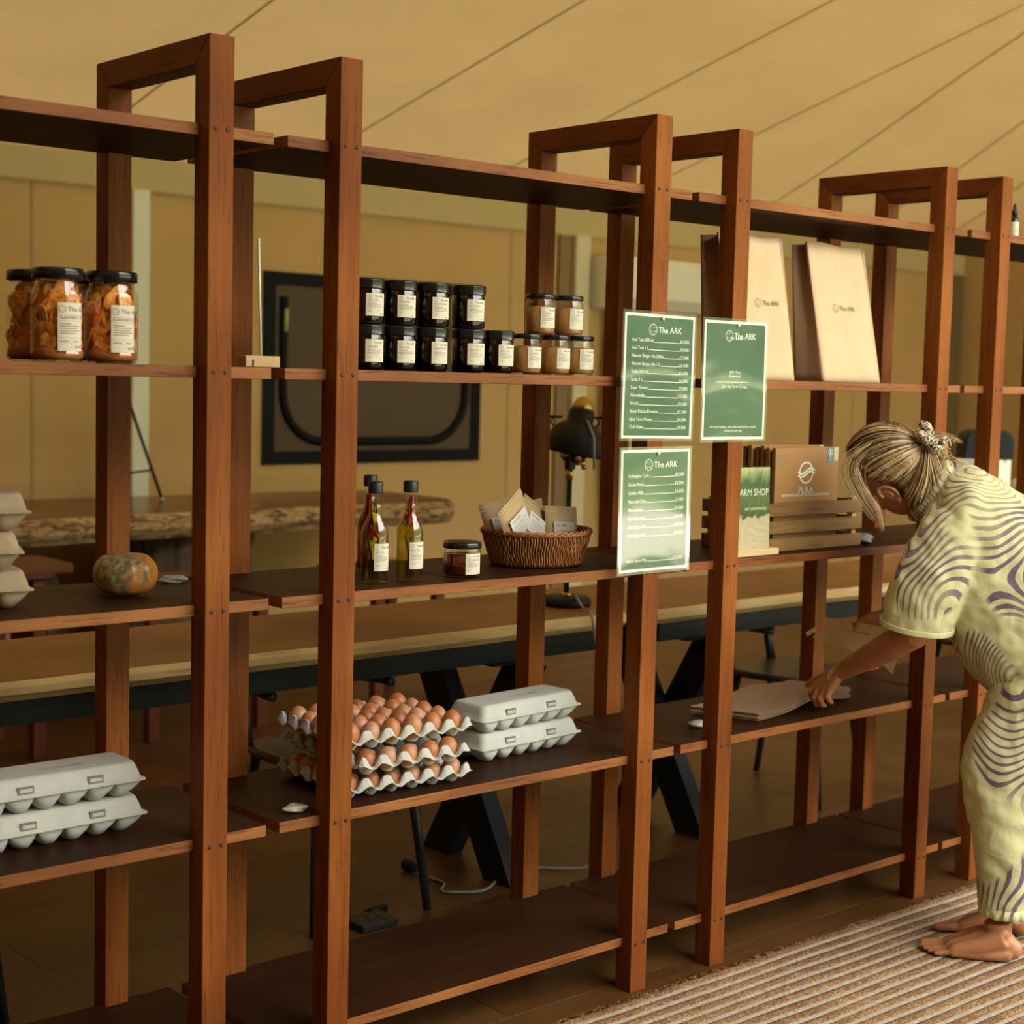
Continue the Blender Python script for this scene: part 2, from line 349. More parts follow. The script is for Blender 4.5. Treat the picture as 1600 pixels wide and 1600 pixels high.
# ------------------------------------------------------------------ long worktables behind the shelving
TT = wood('worktable top', (.12, .048, .014), (.21, .090, .028), (.30, .14, .05), 'x', rough=.38, grain=.45, bump=.08)
SAP = wood('pale sapwood edge', (.42, .27, .11), (.62, .44, .21), (.78, .60, .33), 'x', rough=.5, grain=.5, bump=.2)
STL = plain('black steel', (.008, .012, .016), .5, Specular_IOR_Level=.25)
def worktable(x0, x1, legs, lab, y0, y1, seed):
    t = thing('worktable', lab, 'table')
    slab(x0, x1, y0, y1, .76, .048, seed, .008, .006, [TT, SAP], 'table_top', t, 70, .02)
    MB().box(x0 + .12, x1 - .12, y0 + .05, y0 + .10, .645, .709).build('apron', STL, t)
    MB().box(x0 + .12, x1 - .12, y1 - .10, y1 - .05, .645, .709).build('apron', STL, t)
    for x in legs:
        for s in (1, -1):     # crossed flat steel bars
            ya, yb = (y0 - .07, y0 + .30) if s > 0 else (y0 + .30, y0 - .07)
            w = .13; o_ = .0 if s > 0 else .062
            MB().prism([(ya, .0), (ya + w, .0), (yb + w, .645), (yb, .645)], x - .06 + o_, x - .002 + o_, 'x').build('leg', STL, t, bev=.002)
        MB().box(x - .07, x + .07, y0 + .02, y0 + .43, .640, .6449).build('top_plate', STL, t)
    return t
worktable(-1.4, 2.045, (-.9, 1.53), 'long pale-edged timber worktable on black steel crossed legs, left of the two', .84, 1.40, 5)
worktable(2.065, 5.3, (2.36, 4.9), 'long pale-edged timber worktable on black steel crossed legs, right of the two', .84, 1.40, 8)

# black low-backed chairs tucked in
CH = plain('black lacquered chair', (.022, .027, .030), .33)
CS = plain('dark brown moulded seat', (.060, .045, .030), .35)
def chair(x, y, rz, lab):
    t = thing('dining_chair', lab, 'chair', (x, y, 0), rz)
    mb = MB(); n = 24
    ring = [(.21 * math.copysign(abs(math.cos(a)) ** .6, math.cos(a)), .21 * math.copysign(abs(math.sin(a)) ** .6, math.sin(a))) for a in [2 * PI * i / n for i in range(n)]]
    mb.loft([[(p[0] * s, p[1] * s, z) for p in ring] for s, z in ((.5, .425), (.95, .428), (1, .438), (.98, .45), (.8, .447), (.3, .438))])
    mb.build('seat', [CS], t)
    for sx in (-1, 1):
        MB().tube([(sx * .15, -.15, .43), (sx * .19, -.20, 0)], [.016, .012], 10).build('leg', CH, t)
        MB().tube([(sx * .15, .15, .43), (sx * .18, .22, 0)], [.016, .012], 10).build('leg', CH, t)
        MB().tube([(sx * .17, .17, .44), (sx * .16, .20, .60)], [.018, .012], 10).build('back_post', CH, t)
    MB().tube([(.2 * math.sin(a), .02 + .19 * math.cos(a), .61) for a in np.linspace(-1.7, 1.7, 16)], .014, 8).build('backrest', CH, t)
    return t
chair(.98, .98, 0, 'black low-backed chair tucked under the table behind the open egg trays')
chair(3.05, 1.03, .25, 'black low-backed chair with brown seat seen behind the flat stack of paper bags')
chair(-.26, .95, 0, 'black chair at the lower left behind the grey egg boxes')
chair(4.3, 1.0, -.1, 'black chair tucked in behind the person at the right end')

# desk lamp on the worktable
BR = plain('aged brass', (.45, .30, .09), .3, Metallic=.9)
LB = plain('matte black lamp enamel', (.008, .009, .010), .5, Specular_IOR_Level=.22)
lp = thing('desk_lamp', 'black and brass desk lamp on the worktable behind the seed basket', 'lamp', (1.94, 1.07, .76))
MB().lathe([(.078, 0), (.08, .006), (.08, .022), (.07, .030), (.012, .034)], 36).build('base', LB, lp)
MB().lathe([(.016, .030), (.018, .036), (.012, .042)], 16).build('base_collar', BR, lp)
MB().tube([(0, 0, .035), (0, 0, .40)], .0085, 12).build('pole', LB, lp)
MB().tube([(0, 0, .40), (0, 0, .435)], .0105, 12).build('brass_sleeve', BR, lp)
MB().box(-.014, .014, -.012, .012, .435, .475, c=.002).build('joint', LB, lp)
MB().tube([(.014, -.012, .455), (.034, -.02, .455)], .007, 8).ell((.04, -.022, .468), (.010, .008, .012), seg=8).ell((.04, -.022, .443), (.010, .008, .012), seg=8).build('wing_nut', BR, lp)
MB().tube([(0, -.01, .46), (.035, -.012, .60), (.05, -.01, .645)], .008, 8).build('arm', LB, lp)
Ms = Matrix.Translation((.035, .02, .49)) @ Matrix.Rotation(math.radians(10), 4, Vector((.66, .75, 0)))
MB().lathe([(.090, -.008), (.092, .0), (.092, .035), (.085, .06), (.06, .085), (.042, .095), (.040, .13), (.036, .135)], 32, M=Ms, cap=False).build('shade', LB, lp, solid=.002)
MB().lathe([(.036, .132), (.034, .15), (.024, .17), (.010, .178)], 20, M=Ms).build('brass_cap', BR, lp)
MB().lathe([(.03, -.035), (.045, -.02), (.03, .005), (.015, .02)], 16, M=Ms).build('bulb_holder', BR, lp)
kb = MB()
for s in (-1, 1):
    a = Vector((.754, -.657, 0)) * s; q = Vector((.035, .02, .60))
    kb.tube([q + a * .04, q + a * .085], .004, 6); kb.ell(tuple(q + a * .088), (.009, .009, .009), seg=8); kb.tube([q + a * .07, q + a * .078 + Vector((0, 0, -.02)), q + a * .06 + Vector((0, 0, -.035))], .003, 6)
kb.build('shade_knobs', LB, lp, kind='stuff')
CORD = plain('grey fabric cord', (.25, .25, .22), .7)
MB().tube([(1.985, 1.05, 1.36), (1.96, .985, 1.30), (1.955, .975, 1.20)], .004, 6).build('lamp_cord', CORD, label='short grey fabric cord looping over the desk lamp shade', cat='cord')
cpt = [(1.93, 1.02, .80), (1.88, .93, .775), (1.83, .84, .768), (1.827, .815, .69), (1.847, .80, .60), (1.850, .79, .50), (1.819, .78, .39), (1.789, .77, .28), (1.80, .76, .14), (1.775, .75, .02), (1.6, .9, .006), (1.40, .80, .006), (1.32, .83, .006), (1.29, .87, .006), (1.34, .92, .006), (1.335, 1.0, .006), (1.335, 1.04, .012)]
def smooth(pts, n=6):
    P = [Vector(p) for p in pts]; out = []
    for i in range(len(P) - 1):
        p0, p1, p2, p3 = P[max(i - 1, 0)], P[i], P[i + 1], P[min(i + 2, len(P) - 1)]
        for k in range(n):
            t = k / n; out.append(.5 * ((2 * p1) + (p2 - p0) * t + (2 * p0 - 5 * p1 + 4 * p2 - p3) * t * t + (3 * p1 - p0 - 3 * p2 + p3) * t ** 3))
    return out + [P[-1]]
pc = thing('power_cord', 'grey fabric power cord hanging from the worktable to the floor', 'cord')
MB().tube(smooth(cpt), .0042, 6).build('cord', CORD, pc)
MB().tube([(1.335, 1.04, .016), (1.337, 1.075, .018), (1.338, 1.10, .018)], [.009, .017, .019], 10).build('plug', TM, pc)
fb = thing('floor_socket', 'black floor socket box in the floor behind the second bay', 'socket', (.97, .775, 0))
MB().box(-.06, .06, -.05, .05, .001, .020, c=.003).build('housing', plain('black rubber', (.01, .01, .01), .5), fb)
for x in (-.03, 0, .03): MB().lathe([(.010, .0202), (.010, .022), (.004, .022)], 12, c=(x, 0, 0)).build('socket', plain('dark grey socket', (.04, .04, .04), .4), fb)
MB().tube([(.02, .045, .012), (.10, .07, .008)], .012, 8).build('cover_hinge', TM, fb)
# case on white carton, and wrapped parcel, on the right worktable
MB().box(-.11, .13, -.09, .09, 0, .41, c=.004).build('white_carton', WHT, None, (4.72, 1.35, .76), (0, 0, .3), label='white box standing on the far worktable right of the hair bun', cat='box')
MB().prism([(-.11 + .04 * (1 - math.cos(a)), .0 + .0 * a) for a in (0,)] + [(-.11, 0), (.11, 0), (.11, .075)] + [(.055 + .055 * math.cos(a), .075 + .055 * math.sin(a)) for a in np.linspace(.2, PI / 2, 6)] + [(-.055 + .055 * math.cos(a), .075 + .055 * math.sin(a)) for a in np.linspace(PI / 2, PI, 6)], -.07, .07, 'y').build('black_case', TM, None, (4.73, 1.35, 1.17), (0, 0, -.7), label='rounded black case resting on the white box', cat='case', bev=.01)
cr = MB(); rnd = random.Random(2)
for i in range(9): cr.ell((rnd.uniform(-.06, .06), rnd.uniform(-.05, .05), .06 + i * .033), (.09 - i * .004, .06, .035), seg=10)
o = cr.build('plastic_bag', plain('crumpled clear wrap', (.62, .50, .36), .3), None, (5.02, 1.3, .75), label='crumpled translucent plastic bag on the far worktable behind the shoulder', cat='bag')
md = o.modifiers.new('d', 'DISPLACE'); tx = bpy.data.textures.new('crumple', 'CLOUDS'); tx.noise_scale = .05; md.texture = tx; md.strength = .05

# ------------------------------------------------------------------ shelving units
H, w_, d_, D_ = 2.1, .0534, .0523, .4501
ZS = (1.9399, 1.4905, 1.0376, .5816, .1307); TH, SI = .0225, .0321
SCREW = plain('dark screw head', (.05, .03, .02), .4, Metallic=.5)
scm = MB().lathe([(.0042, 0), (.0042, .0012), (.002, .0014)], 10, M=Matrix.Rotation(PI / 2, 4, 'X')).mesh('screw'); scm.materials.append(SCREW)
pf = MB().prism([(0, 0), (d_, 0), (d_, H - d_), (0, H)], 0, w_, 'x').mesh('post'); pf.materials.append(POST)
pb_ = MB().prism([(D_ - d_, 0), (D_, 0), (D_, H), (D_ - d_, H - d_)], 0, w_, 'x').mesh('post'); pb_.materials.append(POST)
pt = MB().prism([(.0004, H), (d_ + .0004, H - d_), (D_ - d_ - .0004, H - d_), (D_ - .0004, H)], 0, w_, 'x').mesh('top_beam'); pt.materials.append(POST_B)
def shelving(xa, xb, lab, la=.10, lb=.108):
    t = thing('shelving_unit', lab, 'shelf', (xa, 0, 0), 0)
    L = xb - xa
    for x in (0, L):
        for me in (pf, pb_, pt):
            o = bpy.data.objects.new(me.name, me); COL.objects.link(o); o.parent = t; o.location = (x, 0, 0)
            md = o.modifiers.new('b', 'BEVEL'); md.width = .0016; md.segments = 2; md.limit_method = 'ANGLE'
    a, b, c, g = SI, D_ - SI, d_, .0008
    for z in ZS:
        x0, x1 = -la, L + w_ + lb
        poly = [(x0, a), (-g, a), (-g, c + g), (w_ + g, c + g), (w_ + g, a), (L - g, a), (L - g, c + g), (L + w_ + g, c + g), (L + w_ + g, a), (x1, a),
                (x1, b), (L + w_ + g, b), (L + w_ + g, D_ - c - g), (L - g, D_ - c - g), (L - g, b), (w_ + g, b), (w_ + g, D_ - c - g), (-g, D_ - c - g), (-g, b), (x0, b)]
        n = len(poly); mb = MB().prism(poly, z - TH, z, 'z')
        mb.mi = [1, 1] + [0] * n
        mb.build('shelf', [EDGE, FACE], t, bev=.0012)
        for x in (0, L):
            for s in (.014, .040):
                o = bpy.data.objects.new('screw', scm); COL.objects.link(o); o.parent = t; o.location = (x + s, .0004, z - TH / 2)
    return t
XA, XB, XC, XD, XE, XF = 0, .2926, 1.1828, 1.469, 2.3507, 2.6332
shelving(-.89, XA, 'teak shelving unit at the left edge holding the pumpkin and glass jars of chips')
shelving(XB, XC, 'teak shelving unit holding the oil bottles, wicker basket and open egg trays')
shelving(XD, XE, 'teak shelving unit holding two tall paper bags and the slatted crate')
shelving(XF, 3.52, 'teak shelving unit at the far right, partly behind the bending person')
#PART2
# ------------------------------------------------------------------ materials for the goods
def glass(name, tint=(1, 1, 1), rough=.02, refl=1.0):
    t = NT(name)
    fc = t.n('ShaderNodeLayerWeight', {0: .5}).outputs['Facing']; bf = t.n('ShaderNodeNewGeometry').outputs['Backfacing']
    lw = t.math('MULTIPLY', t.math('MULTIPLY_ADD', t.math('POWER', fc, 4.0), .9, .045), t.math('MULTIPLY_ADD', bf, -.7, 1.0))
    g = t.n('ShaderNodeBsdfGlossy', {'Color': (1, 1, 1, 1), 'Roughness': rough}); tr = t.n('ShaderNodeBsdfTransparent', {0: (*tint, 1)})
    return t.out(t.n('ShaderNodeMixShader', {0: t.math('MULTIPLY', lw, 1.6 * refl), 1: tr.outputs[0], 2: g.outputs[0]}).outputs[0])
CLEAR = glass('clear glass', (.97, .98, .95)); AMBER = glass('dark amber glass', (.16, .07, .03)); OILG = glass('bottle glass', (.95, .97, .88))
FILM = glass('laminate film', (.96, .97, .95), .05, .8)
LID = plain('glossy black lid', (.010, .012, .014), .16); CAPM = plain('matte black cap', (.014, .015, .017), .45)
PAPER = plain('cream label paper', (.74, .70, .58), .7); INK = plain('grey ink', (.10, .10, .09), .8)
def kraft(name, c, bump=.2):
    t = NT(name); v = t.coord((1, 1, 1)); n = t.noise(v, 14, 5, .6); n2 = t.noise(t.coord((400, 400, 60)), 1, 2)
    col = t.mix(t.ramp(n, [(.3, (0, 0, 0)), (.7, (1, 1, 1))]), tuple(x * .9 for x in c), tuple(x * 1.06 for x in c))
    return t.pbr(col, .75, t.bump(t.math('ADD', n, t.math('MULTIPLY', n2, .15)), bump, .004))
KRAFT = kraft('kraft paper', (.56, .37, .20)); KRAFTP = kraft('pinkish kraft paper', (.50, .33, .22)); CARD = kraft('brown cardboard', (.37, .195, .062), .1)
PULP = kraft('grey moulded pulp', (.50, .52, .48), .5); PULPB = kraft('brown moulded pulp', (.36, .28, .18), .5)

def cyl_fn(R, z0, ang0, w):
    """label sheet (u across, v up, metres) wrapped on a cylinder of radius R, centred on angle ang0"""
    return lambda u, v, R=R: (R * math.cos(ang0 + (u - w / 2) / R), R * math.sin(ang0 + (u - w / 2) / R), z0 + v)
LANG = -PI / 2
def jar_label(parent, R, z0, w, h, title, ang=LANG, small=True):
    fn = cyl_fn(R + .0004, z0, ang, w); mb = MB(); put_rect(mb, 0, w, 0, h, fn, 0, 14)
    lb = mb.build('label', PAPER, parent)
    f2 = cyl_fn(R + .0008, z0, ang, w); t = MB()
    emblem(t, w * .16, h * .86, h * .075, f2)
    put_text(t, 'The ARK', w * .38, h * .82, h * .135, f2)
    put_text(t, title, w * .08, h * .66, h * .085, f2, sx=.95)
    for i, (a, b) in enumerate(((.56, .5), (.51, .85), (.46, .78), (.41, .88), (.36, .7))): put_rect(t, w * .08, w * b, h * a, h * (a + .012), f2, 0, 6)
    for a in (.62, .74, .27): put_rect(t, w * .05, w * .95, h * a, h * (a + .004), f2, 0, 6)
    put_text(t, 'WEIGHT', w * .08, h * .18, h * .05, f2); put_text(t, 'PRICE', w * .60, h * .18, h * .05, f2); put_text(t, '6/4/5', w * .66, h * .06, h * .09, f2)
    put_rect(t, w * .52, w * .525, h * .04, h * .27, f2)
    t.build('print', INK, lb)

# dark amber jars -------------------------------------------------------------
def amber_jar(title, label):
    t = thing('amber_jar', label, 'jar', (0, 0, 0), 0, 'small dark jars on the second shelf')
    R = .037
    MB().lathe([(.030, .0005), (R - .002, .002), (R, .006), (R, .068), (R - .003, .074), (R - .003, .079)], 40, cap=True).build('glass', AMBER, t)
    MB().lathe([(R - .004, .004), (R - .003, .012), (R - .003, .060), (.01, .064)], 28).build('powder', plain('dark green powder', (.045, .035, .015), .9) if 'powder' not in MATS else MATS['powder'], t)
    n = 72; pr = [[((R + .0005 + (.0006 if i % 2 and 1 < k < 4 else 0)) * (1 - (.12 if k == 5 else 0)) * math.cos(2 * PI * i / n), (R + .0005 + (.0006 if i % 2 and 1 < k < 4 else 0)) * (1 - (.12 if k == 5 else 0)) * math.sin(2 * PI * i / n), z) for i in range(n)] for k, z in enumerate((.0735, .0745, .076, .090, .0925, .0938))]
    MB().loft(pr).build('lid', LID, t)
    jar_label(t, R, .017, .047, .046, title)
    return t
ZB = ZS[1]
aj = {'SUPER GREEN': amber_jar('SUPER GREEN', 'x'), 'MORINGA POWDER': amber_jar('MORINGA POWDER', 'x'), 'SWEET POTATO': amber_jar('SWEET POTATO', 'x')}
used = set()
for x, lv, ti, lab in ((.422, 0, 'SUPER GREEN', 'dark jar with black lid, bottom row, nearest the upright on its left'),
                       (.506, 0, 'SUPER GREEN', 'dark jar with black lid, second from left in the bottom row'),
                       (.591, 0, 'MORINGA POWDER', 'dark jar with black lid, third from left in the bottom row'),
                       (.696, 0, 'SWEET POTATO', 'dark jar with black lid, fourth from left in the bottom row, after a narrow gap'),
                       (.779, 0, 'SWEET POTATO', 'dark jar with black lid, bottom row, with nothing stacked on it'),
                       (.422, 1, 'SUPER GREEN', 'dark jar stacked in the top row, nearest the upright on its left'),
                       (.506, 1, 'SUPER GREEN', 'dark jar stacked in the top row, second from the left'),
                       (.593, 1, 'MORINGA POWDER', 'dark jar stacked in the top row, third from the left'),
                       (.694, 1, 'SWEET POTATO', 'dark jar stacked at the right end of the dark top row')):
    loc = (x, .08 + .001 * lv, ZB + .0005 + .0942 * lv); rz = random.uniform(-.12, .12)
    if ti not in used: used.add(ti); o = aj[ti]; o.location = loc; o.rotation_euler.z = rz; o['label'] = lab
    else: dup(aj[ti], loc, rz, lab)
# clear jars of golden powder ---------------------------------------------------
GOLD = NT('golden powder'); n_ = GOLD.noise(GOLD.coord((1, 1, 1)), 60, 5, .7); GOLD = GOLD.pbr(GOLD.ramp(n_, [(.3, (.30, .14, .035)), (.7, (.48, .25, .07))]), .9)
def gold_jar(label):
    t = thing('spice_jar', label, 'jar', (0, 0, 0), 0, 'small clear jars of golden powder')
    R = .034
    MB().lathe([(.028, .0005), (R - .002, .002), (R, .006), (R, .068), (R - .003, .076), (R - .003, .082)], 36).build('glass', CLEAR, t)
    MB().lathe([(R - .006, .003), (R - .0015, .008), (R - .0015, .060), (.012, .064)], 28).build('powder', GOLD, t)
    MB().lathe([(R - .001, .0795), (R, .081), (R, .0885), (R - .002, .090)], 36).build('lid', LID, t)
    jar_label(t, R, .014, .043, .046, 'GOLDEN MILK')
    return t
gj = None
for x, lv, lab in ((.866, 0, 'clear jar of golden powder at the left of the bottom row'), (.955, 0, 'clear jar of golden powder in the middle of the bottom row'),
                   (1.030, 0, 'clear jar of golden powder at the right end of the bottom row'), (.905, 1, 'clear jar of golden powder stacked on top, at the left'), (.992, 1, 'clear jar of golden powder stacked on top, at the right')):
    loc = (x, .08, ZB + .0005 + .0905 * lv)
    if gj is None: gj = gold_jar(lab); gj.location = loc
    else: dup(gj, loc, random.uniform(-.1, .1), lab)
# big jars of flavoured chips ----------------------------------------------------
CHIP = NT('fried chip'); v = CHIP.coord((1, 1, 1)); n_ = CHIP.noise(v, 90, 4, .6); oi = CHIP.n('ShaderNodeObjectInfo').outputs['Random']
CHIP = CHIP.pbr(CHIP.mix(CHIP.ramp(n_, [(.4, (0, 0, 0)), (.62, (1, 1, 1))]), CHIP.ramp(oi, [(0, (.70, .20, .02)), (.5, (.90, .36, .04)), (1, (.95, .62, .12))]), (.60, .16, .02)), .45)
CRUMB = NT('spice crumbs'); n_ = CRUMB.noise(CRUMB.coord((1, 1, 1)), 500, 3, .7); CRUMB = CRUMB.pbr(CRUMB.ramp(n_, [(.35, (.30, .07, .015)), (.6, (.50, .16, .03)), (.7, (.75, .55, .3))]), .8, CRUMB.bump(n_, .8, .002))
chm = []
for s in range(4):
    rnd = random.Random(s); mb = MB(); R = .0165 + .002 * s; ring = lambda k, z: [(R * k * (1 + .06 * math.sin(3 * a + s)) * math.cos(a), R * k * (1 + .06 * math.cos(2 * a)) * math.sin(a), z + .0025 * math.sin(2 * a + s) * k) for a in [2 * PI * i / 14 for i in range(14)]]
    mb.loft([ring(.5, -.0008), ring(.95, -.0006), ring(1, .0004), ring(.93, .0016), ring(.45, .0008)]); me = mb.mesh('dried_chip'); me.materials.append(CHIP); chm.append(me)
def chip_jar(label, seed):
    t = thing('chip_jar', label, 'jar', (0, 0, 0), 0, 'glass jars of flavoured chips'); R = .048; rnd = random.Random(seed)
    MB().lathe([(.036, .0005), (R - .006, .0015), (R - .001, .008), (R, .016), (R, .118), (R - .003, .130), (.040, .141), (.0405, .150)], 40).build('glass', CLEAR, t)
    MB().lathe([(.0435, .148), (.0465, .149), (.0465, .1655), (.0445, .168)], 40).build('lid', LID, t)
    MB().lathe([(R - .010, .004), (R - .0035, .010), (R - .003, .022), (R - .012, .026), (.005, .023)], 28).build('crumbs', CRUMB, t)
    MB().lathe([(.022, .022), (.026, .05), (.026, .11), (.014, .135)], 14).build('chip_core', plain('packed chips', (.75, .24, .03), .7) if seed == 1 else MATS['packed chips'], t)
    z = .036; k = 0
    while z < .137:
        for j in range(8):
            a = j * 2 * PI / 8 + k * .37 + rnd.uniform(-.15, .15); o = bpy.data.objects.new('dried_chip', rnd.choice(chm)); COL.objects.link(o); o.parent = t
            rr = (.0375 if z < .116 else .029) - rnd.uniform(0, .005)
            nrm = Vector((math.cos(a), math.sin(a), rnd.uniform(-.45, .45))); nrm.rotate(Matrix.Rotation(rnd.uniform(-.45, .45), 3, 'Z'))
            o.rotation_euler = nrm.to_track_quat('Z', 'Y').to_euler(); o.location = (rr * math.cos(a), rr * math.sin(a), z + rnd.uniform(-.004, .004)); o.scale = (.90,) * 3
        z += .0155; k += 1
    jar_label(t, R + .0002, .020, .048, .086, 'FLAVORED CHIPS')
    return t
for i, (x, y, lab) in enumerate(((-.245, .215, 'tall glass jar of orange chips at the left edge, set behind its neighbour'), (-.249, .10, 'tall glass jar of orange chips, middle of the front three'),
                                 (-.143, .10, 'tall glass jar of orange chips at the right, just left of the upright'), (-.125, .21, 'tall glass jar of chips almost hidden behind the two front jars'))):
    o = chip_jar(lab, i + 1); o.location = (x, y, ZB + .0005); o.rotation_euler.z = (.25, .05, 0, 0)[i]

# oil bottles --------------------------------------------------------------------
def chilli(mb, p, a, s=1.0):
    P = Vector(p); d = Vector((math.cos(a), math.sin(a), 0)) * (.005 if s == 1 else .001); mb.tube([P - d, P + Vector((0, 0, .007 * s)), P + d + Vector((0, 0, .016 * s))], [.0040 * s, .0046 * s, .0010], 8)
RED_C = plain('red chilli', (.42, .012, .010), .3); HERB = plain('dark herbs', (.05, .05, .02), .7)
def bottle(label, oil, chil, seed, grp='oil bottles on the third shelf'):
    t = thing('oil_bottle', label, 'bottle', (0, 0, 0), 0, grp); R = .030; rnd = random.Random(seed)
    prof = [(.024, .0005), (R - .002, .002), (R, .006), (R, .105), (R - .002, .116), (.020, .134), (.0145, .146), (.0130, .16), (.0118, .188), (.0135, .190), (.0135, .196)]
    MB().lathe(prof, 36).build('glass', OILG, t)
    sc = [(r - .0022, max(.004, z)) for r, z in prof if z < .15] + [(.0112, .155), (.0105, .172)]
    MB().lathe(sc, 30).build('oil', glass('oil ' + str(seed), oil, .1, .3), t)
    MB().lathe([(.0155, .192), (.016, .194), (.016, .215), (.0145, .217)], 30).build('cap', CAPM, t)
    for k, (zz, n) in enumerate(chil):
        for i in range(n):
            mb = MB(); rr = (.019 if zz < .11 else (.012 if zz < .13 else .0045)) * rnd.uniform(.5, 1); a = rnd.uniform(0, 6.28)
            chilli(mb, (rr * math.cos(a) , rr * math.sin(a), zz + i * .004), rnd.uniform(0, 6.28), 1.0 if zz < .12 else .7)
            mb.build('chilli', RED_C, t)
    for i in range(4):
        mb = MB(); a = rnd.uniform(0, 6.28); P = Vector((.012 * math.cos(a), .012 * math.sin(a), .01)); mb.tube([P, P + Vector((.006, .003, .05)), P + Vector((-.004, .002, .085))], .0016, 6)
        mb.build('herb_sprig', HERB, t)
    jar_label(t, R, .028, .040, .058, 'SPICY OIL')
    return t
z3 = ZS[2] + .0005
o = bottle('bottle of red chilli oil half hidden by the upright, at the back left', (.55, .08, .03), ((.05, 4), (.09, 5), (.15, 5)), 1); o.location = (.600, .30, z3)
o = bottle('olive oil bottle with red peppers at its shoulder, next to the upright', (.72, .62, .16), ((.082, 9), (.092, 7), (.15, 1)), 2); o.location = (.482, .120, z3)
o = bottle('olive oil bottle with red chillies packed in its neck, right of the other bottles', (.74, .66, .20), ((.118, 7), (.135, 7), (.155, 6)), 3); o.location = (.570, .112, z3)
# honey jar ------------------------------------------------------------------------
t = thing('honey_jar', 'squat glass jar of dark red honey left of the wicker basket', 'jar', (.718, .112, z3)); R = .0425
MB().lathe([(.034, .0005), (R - .003, .002), (R, .008), (R, .052), (R - .003, .058), (R - .002, .062), (R - .003, .066)], 40).build('glass', CLEAR, t)
MB().lathe([(R - .006, .003), (R - .0008, .008), (R - .0008, .050), (.03, .0515)], 40).build('honey', plain('dark honey', (.075, .008, .004), .12, Coat_Weight=.5), t)
MB().lathe([(R - .001, .0635), (R + .0005, .065), (R + .0005, .0765), (R - .002, .078), (R - .008, .0775), (.005, .0778)], 40).build('lid', LID, t)
jar_label(t, R, .008, .042, .046, 'SPICY FARM HONEY')
# wicker basket ---------------------------------------------------------------------
WK = NT('honey wicker'); n_ = WK.noise(WK.coord((1, 1, 1)), 40, 3); WK = WK.pbr(WK.ramp(n_, [(.3, (.24, .085, .025)), (.7, (.46, .20, .065))]), .42)
bk = thing('wicker_basket', 'round brown wicker basket full of kraft packets', 'basket', (1.022, .203, z3)); NB = 120
def brad(z): return .108 + .024 * min(1, z / .07) ** .8
wv = MB()
for i in range(NB):
    a = 2 * PI * i / NB; path = []
    for k in range(13):
        z = .003 + k * .0062; aa = a + .014 * math.sin(z / .078 * PI * 3); r = brad(z) + .0016 * math.sin(z / .078 * PI * 6 + i * PI)
        path.append((r * math.cos(aa), r * math.sin(aa) * .92, z))
    wv.tube(path, .0021, 5)
wv.build('weave', WK, bk, kind='stuff')
MB().loft([[((brad(z) - .004) * math.cos(2 * PI * i / 48), (brad(z) - .004) * math.sin(2 * PI * i / 48) * .92, z) for i in range(48)] for z in (.002, .02, .045, .078)], cap=False).build('inner_wall', plain('basket lining', (.13, .05, .02), .7), bk, solid=.002)
MB().loft([[(.104 * math.cos(2 * PI * i / 48) * s, .096 * math.sin(2 * PI * i / 48) * s, z) for i in range(48)] for s, z in ((.3, .001), (1, .001), (1, .004), (.3, .004))]).build('basket_floor', WK, bk)
for k in range(3):
    MB().tube([((.133 + .004 * math.cos(15 * a + k * 2.09)) * math.cos(a), (.133 + .004 * math.cos(15 * a + k * 2.09)) * .92 * math.sin(a), .081 + .004 * math.sin(15 * a + k * 2.09)) for a in np.linspace(0, 2 * PI, 180, endpoint=False)], .0034, 6, closed=True).build('braided_rim', WK, bk)
KR2 = kraft('packet kraft', (.50, .36, .18), .3)
def packet(loc, rot, label, w=.10, h=.12):
    t = thing('seed_packet', label, 'packet', loc, 0, 'kraft packets in the basket'); t.rotation_euler = rot
    rings = []
    for k in range(9):
        v = k / 8; th = .011 * math.sin(PI * min(1, v * 1.15 + .08)) ** .7 if v < .82 else .0012
        rings.append([(-w / 2, -.0004, v * h), (-w / 4, -th, v * h), (w / 4, -th, v * h), (w / 2, -.0004, v * h), (w / 2, .0004, v * h), (w / 4, th, v * h), (-w / 4, th, v * h), (-w / 2, .0004, v * h)])
    MB().loft(rings, smooth=True).build('pouch', KR2, t)
    for q in (.85, .93): MB().box(-w / 2 + .001, w / 2 - .001, -.0022, .0022, h * q, h * q + .0018).build('seal_crease', KR2, t)
    lf = lambda u, v: (u, -.0125 - .0008, v)
    mb = MB(); mb.box(-w * .32, w * .32, -.0128, -.0118, h * .22, h * .68); lb = mb.build('label', plain('white sticker', (.66, .66, .62), .6) if 'white sticker' not in MATS else MATS['white sticker'], t)
    tx = MB(); f2 = lambda u, v: (u, -.0132, v); put_text(tx, 'The ARK', -w * .26, h * .58, h * .075, f2)
    for a in range(5): put_rect(tx, -w * .27, w * (.25 - .05 * (a % 2)), h * (.27 + .055 * a), h * (.278 + .055 * a), f2)
    tx.build('print', INK, lb)
    return t
for i, (x, y, z, rx, ry, rz, lab) in enumerate((
    (.962, .185, .062, .1, -.62, .15, 'kraft packet leaning out over the left side of the basket'),
    (.985, .255, .034, -.25, -.22, -.25, 'kraft packet standing at the back left of the basket'),
    (1.045, .230, .030, -.2, -.12, .0, 'kraft packet standing at the back middle of the basket'),
    (.975, .175, .046, -.30, .55, .10, 'kraft packet tipped over at the front left of the basket'),
    (1.085, .180, .018, -.15, .06, -.05, 'kraft packet upright at the front right of the basket'),
    (1.09, .245, .012, -.2, .2, -.3, 'kraft packet low at the back right of the basket'))):
    packet((x, y, z3 + z), (rx, ry, rz), lab)
